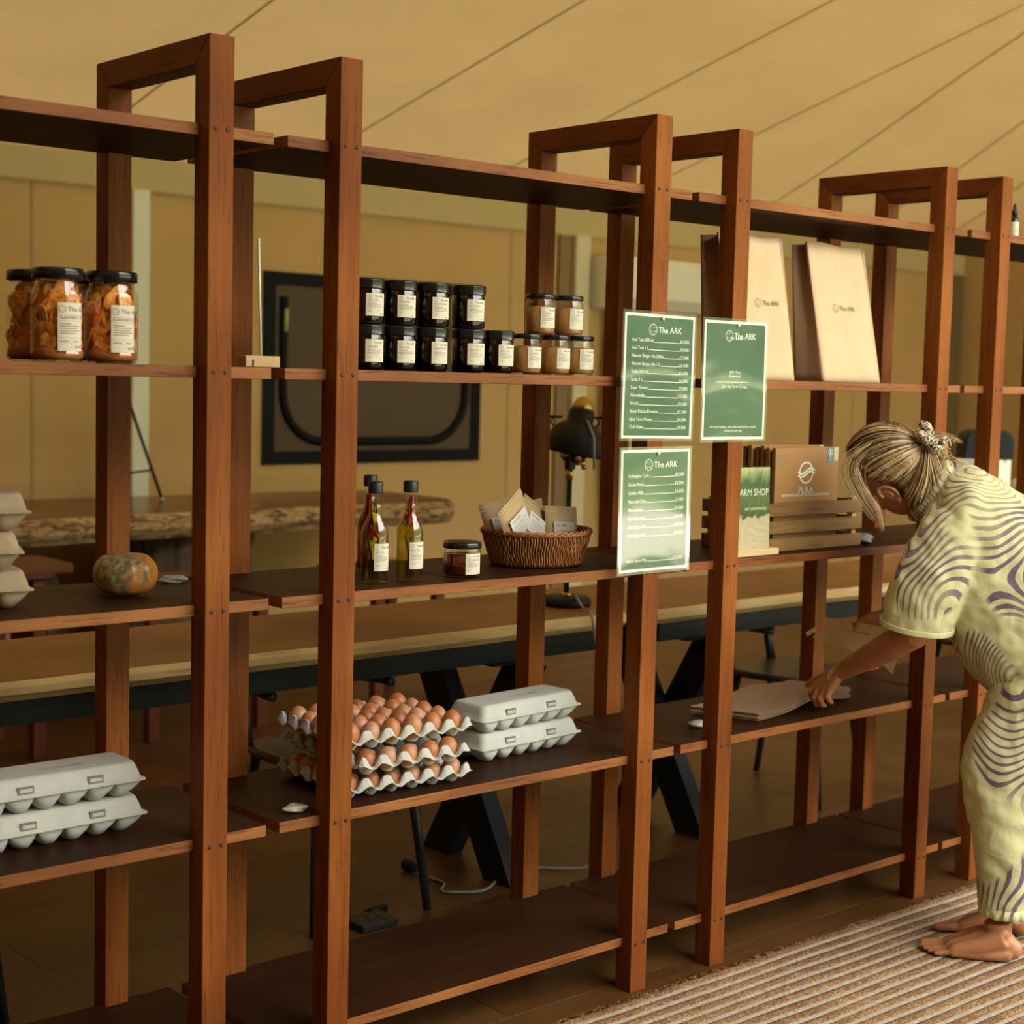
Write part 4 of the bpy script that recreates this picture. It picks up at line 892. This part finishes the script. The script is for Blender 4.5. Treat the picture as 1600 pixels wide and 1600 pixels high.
# head frame
EU = V(.85, 0, .527).normalized()
F0 = V(.527, 0, -.85).normalized(); ya = math.radians(30)
EF = (F0 * math.cos(ya) + V(0, -1, 0) * math.sin(ya)).normalized(); EL = (V(0, 1, 0) * math.cos(ya) + F0 * math.sin(ya)).normalized()
HC = V(.385, 0, 1.252)
def hp(f, l, u): return HC + EF * f + EL * l + EU * u
MH = Matrix((EF, EL, EU)).transposed().to_4x4(); MH.translation = HC
b = MB()
b.ell((-.008, 0, .022), (.096, .076, .092), seg=28, M=MH)                     # skull
b.ell((.038, 0, -.050), (.064, .060, .070), seg=20, M=MH)                     # face and jaw
b.ell((.062, 0, -.090), (.026, .024, .020), seg=14, M=MH)                     # chin
b.ell((.050, .038, -.040), (.030, .022, .028), seg=12, M=MH); b.ell((.050, -.038, -.040), (.030, .022, .028), seg=12, M=MH)   # cheeks
b.tube([hp(.080, 0, .0), hp(.098, 0, -.024), hp(.109, 0, -.040), hp(.094, 0, -.048)], [.008, .010, .0125, .010], 12)          # nose
b.ell((.098, .011, -.043), (.008, .007, .006), seg=10, M=MH); b.ell((.098, -.011, -.043), (.008, .007, .006), seg=10, M=MH)
b.ell((.078, 0, .012), (.020, .050, .010), seg=14, M=MH)                      # brow
b.tube([hp(.078, -.022, -.064), hp(.089, 0, -.062), hp(.078, .022, -.064)], [.004, .0065, .004], 10)
b.tube([hp(.074, -.018, -.073), hp(.087, 0, -.072), hp(.074, .018, -.073)], [.004, .0075, .004], 10)
b.tube([V(.17, 0, 1.15), V(.24, 0, 1.19), hp(-.035, 0, -.075), hp(-.02, 0, -.03)], [.062, .054, .050, .05], 20)               # neck
b.tube([V(-.20, 0, .92), V(-.08, 0, 1.00), V(.06, 0, 1.08), V(.17, 0, 1.13)], [.125, .115, .125, .10], 24)                    # trunk
b.tube([V(.19, -.14, 1.11), V(.18, 0, 1.13), V(.20, .14, 1.09)], [.045, .075, .045], 18)
# left arm, crossing to the shelf
el, wr = V(.305, .145, .840), V(.497, -.045, .697)
b.tube([V(.20, .135, 1.08), V(.25, .15, .98), el], [.045, .043, .037], 16)
b.tube([el, V(.355, .10, .805), V(.42, .035, .755), wr], [.037, .040, .033, .024], 16)
def hand(b, W, K, thumb, fing, pw=.013):
    """W wrist; K four knuckles; fing: list of joint chains; thumb: chain from the side of the palm"""
    for k in K:
        b.tube([W, W.lerp(k, .5) , k], [.017, .0155, .0115], 12)
    c = sum(K, Vector()) / 4
    b.tube([K[0], K[1], K[2], K[3]], [.0105, .0115, .0115, .0100], 10)
    b.tube([W.lerp(K[0], .55), W.lerp(K[3], .55)], [.014, .014], 10)
    for k, ch in zip(K, fing):
        P = [k] + ch; b.tube(P, [.0105, .0095, .0085, .0070][:len(P)], 10)
        for q, r in zip(P, (.011, .0098, .0088, .0072)): b.ell(tuple(q), (r, r, r), seg=8)
    b.tube(thumb, [.015, .0125, .0105, .0078][:len(thumb)], 10); b.ell(tuple(thumb[-1]), (.0078,) * 3, seg=8)
K = [V(.563, -.078, .651), V(.552, -.060, .645), V(.536, -.045, .645), V(.520, -.034, .652)]
hand(b, wr, K, [V(.512, -.075, .682), V(.545, -.098, .672), V(.575, -.112, .655), V(.594, -.118, .637)],
     [[V(.578, -.072, .628), V(.574, -.078, .612), V(.566, -.092, .607)], [V(.566, -.048, .618), V(.560, -.052, .601), V(.552, -.070, .596)],
      [V(.548, -.034, .619), V(.542, -.040, .603), V(.536, -.058, .598)], [V(.529, -.026, .630), V(.522, -.032, .616), V(.518, -.048, .609)]])
b.ell(tuple(el), (.0385, .0385, .0385), seg=14); b.ell(tuple(wr), (.0245, .0245, .0235), seg=12)
# right arm, reaching behind with kraft bags
el2, wr2 = V(.24, -.20, .87), V(.36, -.165, .852)
b.tube([V(.19, -.14, 1.10), V(.20, -.18, 1.0), el2], [.052, .045, .037], 16)
b.tube([el2, V(.30, -.185, .86), wr2], [.037, .034, .024], 14)
K2 = [V(.418, -.145, .838), V(.420, -.158, .830), V(.418, -.170, .822), V(.412, -.180, .814)]
hand(b, wr2, K2, [V(.372, -.145, .852), V(.398, -.125, .852), V(.425, -.115, .845), V(.445, -.112, .838)],
     [[V(.448, -.138, .830), V(.462, -.126, .822), V(.466, -.114, .814)], [V(.450, -.150, .820), V(.466, -.136, .811), V(.470, -.122, .803)],
      [V(.446, -.163, .811), V(.462, -.148, .802), V(.466, -.134, .795)], [V(.438, -.174, .804), V(.452, -.160, .795), V(.456, -.147, .789)]])
# legs and feet
def leg(b, s, dx, toe_out):
    y = .10 * s
    b.tube([V(-.16 , y, .88), V(-.03 + dx * .5, y, .68), V(.085 + dx, y, .49)], [.095, .080, .058], 18)
    b.tube([V(.085 + dx, y, .49), V(.065 + dx, y, .36), V(.062 + dx, y, .22), V(.062 + dx, y, .115)], [.058, .057, .043, .036], 18)
    A = V(.062 + dx, y, .10)
    b.tube([A, V(.058 + dx, y, .06), V(.040 + dx, y, .036)], [.036, .034, .033], 16)
    b.ell((.026 + dx, y, .030), (.030, .027, .029), seg=14)
    b.ell((.048 + dx, y + .028 * s, .075), (.014, .010, .014), seg=10); b.ell((.056 + dx, y - .028 * s, .080), (.014, .010, .014), seg=10)
    for q, r0, x1, z0 in ((-.024, .022, .185, .050), (.0, .024, .180, .044), (.022, .022, .170, .034)):
        b.tube([V(.050 + dx, y + q * .5 * s, .062), V(.11 + dx, y + q * s, z0), V(x1 + dx, y + q * 1.25 * s, .021)], [.033, r0 + .002, .0145], 14); b.ell((x1 - .002 + dx, y + q * 1.25 * s, .019), (.017, .0145, .0150), seg=12)
    b.tube([V(.03 + dx, y + .012 * s, .018), V(.10 + dx, y + .022 * s, .017), V(.175 + dx, y + .030 * s, .014)], [.020, .018, .013], 12)
    toes = ((-.031, .246, .0115), (-.013, .248, .0085), (.003, .240, .0080), (.018, .228, .0076), (.032, .212, .0078))
    for q, xe, r in toes:
        xs = .160
        b.tube([V(xs + dx, y + q * .95 * s, .019), V((xs + xe) / 2 + dx, y + q * s * 1.02, r * 1.05 + .004), V(xe + dx, y + q * 1.02 * s, r * .9)], [r * 1.15, r, r * .92], 10)
        b.ell((xe + dx, y + q * 1.02 * s, r * .95), (r * 1.1, r * .98, r * .95), seg=10)
leg(b, 1, 0, 0); leg(b, -1, -.035, 0)
bo = b.build('body', SKIN, per)
md = bo.modifiers.new('r', 'REMESH'); md.mode = 'VOXEL'; md.voxel_size = .0036; md.use_smooth_shade = True
md = bo.modifiers.new('s', 'SMOOTH'); md.factor = .5; md.iterations = 5
# ear: rim, bowl and lobe
e = MB(); MR = MH @ Matrix.Translation((.008, .082, -.030)) @ Matrix.Scale(.95, 4) @ Matrix.Rotation(math.radians(14), 4, 'Z') @ Matrix.Rotation(math.radians(10), 4, 'Y')
e.ell((0, 0, 0), (.017, .006, .028), seg=16, M=MR); 
rim = [MR @ V(.018 * math.cos(a) - .002, .007, .030 * math.sin(a)) for a in np.linspace(-1.3 + PI, 1.5 + PI, 6)][::-1]
rim = [MR @ V(.018 * math.cos(a), .0075, .029 * math.sin(a) + .001) for a in np.linspace(.2, 4.6, 22)]
e.tube(rim, [.0022 + .0028 * math.sin(PI * i / 21) ** .5 for i in range(22)], 8)
e.tube([MR @ V(.002, .008, .014), MR @ V(-.006, .0085, .0), MR @ V(.0, .008, -.014)], [.002, .0032, .003], 8)
e.ell((.004, .003, -.029), (.0085, .0055, .0095), seg=12, M=MR)
o = e.build('ear', SKIN, per, solid=0)
md = o.modifiers.new('r', 'REMESH'); md.mode = 'VOXEL'; md.voxel_size = .0016; md.use_smooth_shade = True
for s in (-1, 1):
    MB().ell((0, 0, 0), (.0115, .0125, .011), seg=14, M=MH @ Matrix.Translation((.070, .030 * s, -.008))).build('eye', plain('eye white', (.7, .68, .62), .2) if 'eye white' not in MATS else MATS['eye white'], per)
    MB().tube([hp(.090, s * .020, -.004), hp(.092, s * .032, .001), hp(.084, s * .044, -.004)], .0018, 6).build('eyelid', SKIN, per)
    MB().tube([hp(.098, s * .018, .016), hp(.096, s * .032, .020), hp(.086, s * .046, .016)], .0022, 6).build('eyebrow', plain('brow hair', (.16, .09, .04), .7) if 'brow hair' not in MATS else MATS['brow hair'], per)
MB().tube([hp(.094, -.020, -.068), hp(.0975, 0, -.067), hp(.094, .020, -.068)], .0016, 6).build('lips', plain('lip line', (.30, .09, .06), .5), per)
for w0 in (0, .007): MB().tube([wr + V(.008 + w0, .004, -.004) + (V(.25, .80, .55).normalized() * math.cos(a) + V(.60, -.12, .45).normalized().cross(V(.25, .80, .55).normalized()).normalized() * math.sin(a)) * .0262 for a in np.linspace(0, 2 * PI, 26, endpoint=False)], .0011, 6, closed=True).build('cord_bracelet', plain('thin tan cord', (.60, .42, .22), .6) if 'thin tan cord' not in MATS else MATS['thin tan cord'], per)

# printed fabric: flowing stripes like contour lines
def fabric(name, seed, lines=40.0):
    t = NT(name); v0 = t.n('ShaderNodeTexCoord').outputs['Object']
    v = t.n('ShaderNodeMapping', {0: v0, 1: (seed, seed * .7, 0)}).outputs[0]
    a = t.noise(v, 3.4, 0, .0, .15)
    jag = t.noise(v, 60, 2)
    ph = t.math('MULTIPLY_ADD', a, lines, t.math('MULTIPLY', jag, .12))
    s = t.math('FRACT', ph)
    tri = t.math('ABSOLUTE', t.math('SUBTRACT', s, .5))
    wmod = t.noise(v, 5.0, 1); wth = t.math('MULTIPLY_ADD', wmod, .44, -.02)          # stripe width swells and thins
    line = t.math('LESS_THAN', tri, wth)
    blank = t.ramp(t.noise(t.n('ShaderNodeMapping', {0: v0, 1: (seed + 5, 2, 3)}).outputs[0], 4.5, 0), [(.60, (1, 1, 1)), (.63, (0, 0, 0))])
    soft = t.noise(v, 8, 1); fade = t.ramp(soft, [(.35, (.55, .55, .55)), (.6, (1, 1, 1))])
    m = t.math('MULTIPLY', t.math('MULTIPLY', line, blank), fade)
    col = t.mix(m, (.59, .585, .32), (.145, .095, .155))
    weave = t.noise(v, 900, 1); fold = t.noise(v, 14, 3, .5, .8)
    return t.pbr(col, .8, t.bump(t.math('MULTIPLY_ADD', weave, .05, fold), .45, .012), Sheen_Weight=.15)
FB1 = fabric('yellow purple wave print shirt', .0); FB2 = fabric('yellow purple wave print trousers', 4.1, 27.0)
def sect(U_, L_, hw, n=28, y=0.0, sq=.85):
    c = (U_ + L_) / 2; d = (U_ - L_) / 2; out = []
    for i in range(n):
        a = 2 * PI * i / n; ca, sa = math.cos(a), math.sin(a)
        p = c + d * math.copysign(abs(ca) ** sq, ca) + V(0, hw * math.copysign(abs(sa) ** sq, sa) + y, 0); out.append(tuple(p))
    return out
def smooth_rings(rings, n=4):
    A = np.array(rings); out = []
    for i in range(len(A) - 1):
        p0, p1, p2, p3 = A[max(i - 1, 0)], A[i], A[i + 1], A[min(i + 2, len(A) - 1)]
        for k in range(n):
            t = k / n; out.append(.5 * ((2 * p1) + (p2 - p0) * t + (2 * p0 - 5 * p1 + 4 * p2 - p3) * t * t + (3 * p1 - p0 - 3 * p2 + p3) * t ** 3))
    out.append(A[-1]); return [[tuple(p) for p in r] for r in out]
def cloth(b, name, mat, vox, disp, scale, iters=4):
    o = b.build(name, mat, per)
    md = o.modifiers.new('r', 'REMESH'); md.mode = 'VOXEL'; md.voxel_size = vox; md.use_smooth_shade = True
    md = o.modifiers.new('s', 'SMOOTH'); md.factor = .5; md.iterations = iters
    tx = bpy.data.textures.new(name, 'CLOUDS'); tx.noise_scale = scale; tx.noise_depth = 1
    md = o.modifiers.new('d', 'DISPLACE'); md.texture = tx; md.strength = disp; md.mid_level = .5
    return o
b = MB()
b.loft(smooth_rings([sect(V(.285, 0, 1.232), V(.325, 0, 1.150), .060), sect(V(.255, 0, 1.250), V(.300, 0, 1.110), .085), sect(V(.215, 0, 1.264), V(.285, 0, 1.03), .145), sect(V(.165, 0, 1.268), V(.265, 0, .95), .190), sect(V(.085, 0, 1.226), V(.225, 0, .85), .200),
     sect(V(-.02, 0, 1.150), V(.195, 0, .775), .200), sect(V(-.13, 0, 1.06), V(.150, 0, .715), .200), sect(V(-.25, 0, .96), V(.080, 0, .665), .195), sect(V(-.30, 0, .86), V(.0, 0, .64), .18)]))
def sleeve(pts, rad, mx):
    rs = []
    P = [Vector(p) for p in pts]
    for i, p in enumerate(P):
        d = (P[min(i + 1, len(P) - 1)] - P[max(i - 1, 0)]).normalized(); x = (V(1, 0, 0) - d * d.x).normalized(); y = d.cross(x)
        rs.append([tuple(p + x * math.cos(2 * PI * k / 24) * rad[i] + y * math.sin(2 * PI * k / 24) * rad[i] * mx) for k in range(24)])
    return smooth_rings(rs)
b.loft(sleeve([(.195, .08, 1.13), (.212, .135, 1.095), (.250, .160, 1.02), (.283, .165, .94), (.296, .158, .888), (.299, .150, .862)], [.10, .098, .096, .094, .092, .089], .72))
b.loft(sleeve([(.185, -.08, 1.13), (.20, -.14, 1.10), (.215, -.19, 1.03), (.225, -.205, .95), (.23, -.205, .90)], [.10, .098, .09, .085, .082], .72))
sh = cloth(b, 'shirt', FB1, .0055, .016, .055)
# rolled collar and sleeve hem
cp = smooth([V(.300, .060, 1.160), V(.262, .070, 1.215), V(.245, .035, 1.262), V(.245, -.035, 1.262), V(.262, -.070, 1.215), V(.300, -.055, 1.160), V(.322, 0, 1.135), V(.300, .060, 1.160)], 5)[:-1]
o = MB().tube(cp, [.016 + .002 * math.sin(i * 1.7) for i in range(len(cp))], 10, closed=True).build('collar', FB1, sh)
MB().loft(sleeve([(.2975, .153, .874), (.2992, .150, .860)], [.0925, .0925], .735), cap=False).build('sleeve_hem', FB1, sh, solid=.004)
# trousers
b = MB()
def tsec(z, a0, a1, y, hw): return [((a0 + a1) / 2 + (a1 - a0) / 2 * math.cos(2 * PI * i / 28), y + hw * math.sin(2 * PI * i / 28), z) for i in range(28)]
def tleg(s, dx):
    y = .10 * s
    return smooth_rings([tsec(z, a0 + dx * k, a1 + dx * k, y, hw) for z, a0, a1, hw, k in ((.122, -.020, .108, .062, 1), (.135, -.022, .110, .064, 1), (.195, -.035, .119, .072, 1), (.287, -.045, .133, .080, 1), (.387, -.05, .157, .086, 1), (.486, -.06, .177, .090, 1), (.563, -.10, .164, .094, .8), (.624, -.15, .140, .096, .5), (.70, -.21, .112, .098, .2), (.80, -.28, .08, .10, 0), (.90, -.30, .0, .10, 0))])
b.loft(tleg(1, 0)); b.loft(tleg(-1, -.035))
b.loft([sect(V(-.30, 0, .93), V(.06, 0, .64), .17), sect(V(-.14, 0, 1.0), V(.10, 0, .75), .17)])
tr = cloth(b, 'trousers', FB2, .0055, .018, .07)
for s, dx in ((1, 0), (-1, -.035)):
    n = 120; rings = []
    for z, k in ((.148, .0), (.135, .6), (.121, 1)):
        rings.append([(.044 + dx + (.066 + .0032 * k * math.sin(17 * a)) * math.cos(a), .10 * s + (.064 + .0032 * k * math.sin(17 * a + 1)) * math.sin(a), z + .001 * math.sin(9 * a)) for a in [2 * PI * i / n for i in range(n)]])
    MB().loft(rings, cap=False).build('ruffled_hem', FB2, tr, solid=.003)

# hair ---------------------------------------------------------------------------------------
def hairmat(name, c0, c1, c2):
    t = NT(name); oi = t.n('ShaderNodeHairInfo') if False else None; v = t.coord((1, 1, 1), False); n = t.noise(v, 28, 4, .7, .3)
    return t.pbr(t.ramp(n, [(.32, c0), (.5, c1), (.68, c2)]), .42, Specular_IOR_Level=.6)
H1 = hairmat('dark blonde roots', (.035, .017, .007), (.085, .045, .017), (.17, .10, .04)); H2 = hairmat('golden blonde hair', (.24, .14, .055), (.40, .26, .11), (.58, .42, .22)); H3 = hairmat('pale blonde streaks', (.50, .36, .18), (.66, .52, .30), (.80, .68, .46))
HCc = hp(-.006, 0, .018); PA = (V(.296, .050, 1.328) - HCc).normalized()      # pole of the bun
PX = (EU - PA * EU.dot(PA)).normalized(); PY = PA.cross(PX)      # azimuth 0 towards the crown
HCc = hp(-.006, 0, .018)
def radial(d):   # skull + hair thickness along a direction
    f, l, u = d.dot(EF), d.dot(EL), d.dot(EU)
    return 1 / math.sqrt((f / .114) ** 2 + (l / .093) ** 2 + (u / .112) ** 2)
def lim(phi):    # how far from the bun the hair reaches
    d = abs((math.degrees(phi) + 180) % 360 - 180)
    return math.radians(float(np.interp(d, (0, 40, 65, 85, 98, 125, 150, 180), (122, 120, 112, 97, 74, 70, 88, 96))))
def hd(phi, th): return (PA * math.cos(th) + (PX * math.cos(phi) + PY * math.sin(phi)) * math.sin(th)).normalized()
rings = []; 
for k in range(26):
    rings.append([tuple(HCc + hd(2 * PI * i / 64, .02 + (lim(2 * PI * i / 64) - .02) * k / 25) * radial(hd(2 * PI * i / 64, .02 + (lim(2 * PI * i / 64) - .02) * k / 25)) * (.975 - (.06 if k == 25 else 0))) for i in range(64)])
hr = MB().loft(rings).build('hair', H1, per)
rnd = random.Random(4); HM = [MB(), MB(), MB()]
def strand(P, r, which): HM[which].tube(P, [r * (.5 + .5 * math.sin(PI * min(1, .15 + .8 * i / (len(P) - 1)))) for i in range(len(P))], 4)
for q in range(1500):
    phi = rnd.uniform(0, 2 * PI); t0 = lim(phi) * rnd.uniform(.93, 1.02) if rnd.random() < .6 else lim(phi) * rnd.uniform(.5, .95)
    t1 = rnd.uniform(.03, .16); dph = rnd.uniform(-.10, .10); lift = rnd.uniform(.985, 1.03); P = []
    for k in range(11):
        u = k / 10; th = t0 + (t1 - t0) * u; ph = phi + dph * math.sin(PI * u) + .15 * (1 - u) * math.sin(phi)
        d = hd(ph, th); P.append(HCc + d * radial(d) * (lift + .02 * math.sin(PI * u)))
    near = math.cos(phi) > .2; w = rnd.random()
    strand(P, rnd.uniform(.0009, .0019), 0 if w < (.62 if near else .36) else (1 if w < .76 else 2))
# loose curtain beside the face
def flyaway(pts, n, spread, r, cols):
    for q in range(n):
        o_ = V(rnd.gauss(0, spread), rnd.gauss(0, spread), rnd.gauss(0, spread * .6)); P = smooth([V(*p) + o_ * (1.2 - .7 * i / (len(pts) - 1)) for i, p in enumerate(pts)], 3)
        strand(P, r * rnd.uniform(.6, 1.2), rnd.choice(cols))
flyaway([(.420, .070, 1.322), (.470, .082, 1.285), (.480, .090, 1.235), (.448, .095, 1.175), (.410, .092, 1.125)], 26, .014, .0009, (0, 1, 1, 2, 2))
flyaway([(.440, .060, 1.330), (.480, .075, 1.285), (.455, .094, 1.215), (.412, .100, 1.155), (.396, .096, 1.10)], 30, .008, .0009, (1, 2, 2))
flyaway([(.330, .075, 1.21), (.305, .070, 1.18), (.300, .062, 1.155)], 30, .006, .0010, (0, 1, 2))
flyaway([(.270, .060, 1.225), (.282, .064, 1.27), (.294, .055, 1.32)], 120, .013, .0014, (0, 1, 1, 2))
flyaway([(.262, .030, 1.240), (.272, .045, 1.28), (.290, .050, 1.325)], 70, .012, .0014, (0, 1, 2))
flyaway([(.318, .080, 1.185), (.300, .082, 1.24), (.295, .062, 1.31)], 120, .013, .0013, (0, 0, 1, 1, 2))
flyaway([(.30, .05, 1.345), (.255, .055, 1.350), (.215, .06, 1.335)], 14, .012, .0006, (1, 2))
flyaway([(.27, .05, 1.31), (.235, .055, 1.290), (.19, .06, 1.275)], 10, .014, .0006, (1, 2))
# bun loops
BC = V(.282, .035, 1.312)
for q in range(150):
    R1 = rnd.uniform(.012, .034); ax = V(rnd.gauss(0, 1), rnd.gauss(0, 1) + 1.2, rnd.gauss(0, 1)).normalized(); x = ax.orthogonal().normalized(); y = ax.cross(x); a0 = rnd.uniform(0, 6.28); ln = rnd.uniform(2.5, 5.5); off = V(rnd.gauss(0, .008), rnd.gauss(0, .006), rnd.gauss(0, .009))
    strand([BC + off + (x * math.cos(a0 + ln * k / 12) + y * math.sin(a0 + ln * k / 12)) * R1 for k in range(13)], rnd.uniform(.0012, .0026), rnd.choice((1, 1, 2, 2, 0)))
for mb, mt in zip(HM, (H1, H2, H3)): mb.build('hair_strands', mt, hr, kind='stuff')
bu = MB(); bu.ell(tuple(BC), (.028, .024, .030), seg=14).build('bun', H2, hr)
# leopard scrunchie
LP = NT('leopard print'); v = LP.coord((1, 1, 1), False); vo = LP.n('ShaderNodeTexVoronoi', {'Vector': v, 'Scale': 170.0}, feature='F1'); n_ = LP.noise(v, 200, 2)
LP = LP.pbr(LP.ramp(LP.math('MULTIPLY_ADD', n_, .25, vo.outputs['Distance']), [(.28, (.35, .20, .10)), (.35, (.012, .010, .009)), (.62, (.012, .010, .009)), (.67, (.66, .56, .40))]), .6)
sc = MB(); SCc = V(.298, .058, 1.330); ax = V(.55, .35, -.6).normalized(); x = ax.orthogonal().normalized(); y = ax.cross(x)
sc.tube([SCc + (x * math.cos(a) + y * math.sin(a)) * (.026 + .004 * math.sin(7 * a)) + ax * .004 * math.sin(9 * a) for a in np.linspace(0, 2 * PI, 90, endpoint=False)], [.0135 + .0035 * math.sin(i * 1.25) for i in range(90)], 12, closed=True)
sc.build('scrunchie', LP, per)
MB().tube([SCc + V(-.010, .0, .022), SCc + V(.004, .012, .045), SCc + V(.018, .014, .052)], [.012, .014, .008], 10).build('scrunchie_bow', LP, per)
MB().tube([SCc + V(-.018, .006, .006), SCc + V(-.040, .014, .004), SCc + V(-.052, .014, .012)], [.010, .012, .007], 10).build('scrunchie_bow', LP, per)

# flat stack of folded paper bags the left hand grips -----------------------------------------------
KST = kraft('pink brown kraft bag', (.31, .195, .115), .3); KSH = kraft('yellow brown kraft bag', (.60, .42, .22), .3)
def flat_bag(k, label):
    t = thing('folded_paper_bag', label, 'paper bag', (0, 0, 0), 0, 'folded bags in the flat stack'); mb = MB()
    A = [V(1.655, .20, .5845), V(1.76, .105, .5845), V(2.03, .155, .600), V(2.215 + .010 * math.sin(k * 2.3), .165, .598)]; Wd = V(.10, .145, 0)
    z = k * .0038; fan = .012 * k; rows = []
    for i in range(13):
        u = i / 12; p0 = V(1.745 + .47 * u + (.006 * math.sin(k * 1.9)), .100 + .055 * u + .0015 * k * 0, .5832 + k * .0032 + .022 * math.exp(-((u - .60) / .22) ** 2) + (.0020 * k * max(0, u - .72) * 3))
        p1 = p0 + Vector((-.085 + .015 * u, .165, .002)); rows.append([tuple(p0), tuple(p0.lerp(p1, .5) + V(0, 0, .001)), tuple(p1), tuple(p1 + V(0, 0, .0016)), tuple(p0.lerp(p1, .5) + V(0, 0, .0028)), tuple(p0 + V(0, 0, .0016))])
    mb.loft(rows, smooth=False); mb.build('paper', KST, t); return t
for k, lab in enumerate(('folded kraft bag at the bottom of the flat stack under the hand', 'folded kraft bag, second from the bottom of the flat stack', 'folded kraft bag, third from the bottom of the flat stack', 'folded kraft bag, fourth from the bottom of the flat stack', 'folded kraft bag, fifth from the bottom of the flat stack', 'folded kraft bag, sixth from the bottom, just under the top one', 'folded kraft bag on top of the flat stack with its face showing')):
    flat_bag(k, lab)
# kraft bags held in the far hand
def held(pts, dy, label):
    b_ = MB(); top = [MBODY @ V(*p) for p in pts]; off = (MBODY.to_3x3() @ V(0, dy, 0))
    n = len(pts); mb = MB().add([tuple(p) for p in top] + [tuple(p + off) for p in top], [tuple(range(n)), tuple(range(2 * n - 1, n - 1, -1))] + [(i, n + i, n + (i + 1) % n, (i + 1) % n) for i in range(n)])
    o = mb.build('held_paper_bag', KSH, None); fin(o, None, label=label, cat='paper bag', group='kraft bags in the far hand')
held([(.560, -.140, .830), (.392, -.105, .817), (.398, -.105, .792), (.556, -.138, .806)], -.004, 'folded kraft bag held highest in the far hand, top edge forward')
held([(.586, -.135, .771), (.540, -.132, .800), (.395, -.105, .790), (.345, -.100, .745), (.470, -.112, .742)], -.003, 'wide kraft bag hanging from the far hand, behind the near forearm')
held([(.440, -.100, .760), (.344, -.096, .762), (.362, -.097, .690)], -.003, 'kraft bag corner pointing down behind the near elbow')
held([(.604, -.139, .782), (.580, -.138, .800), (.575, -.138, .790), (.598, -.139, .772)], -.006, 'small kraft bag fold sticking out furthest left from the far hand')
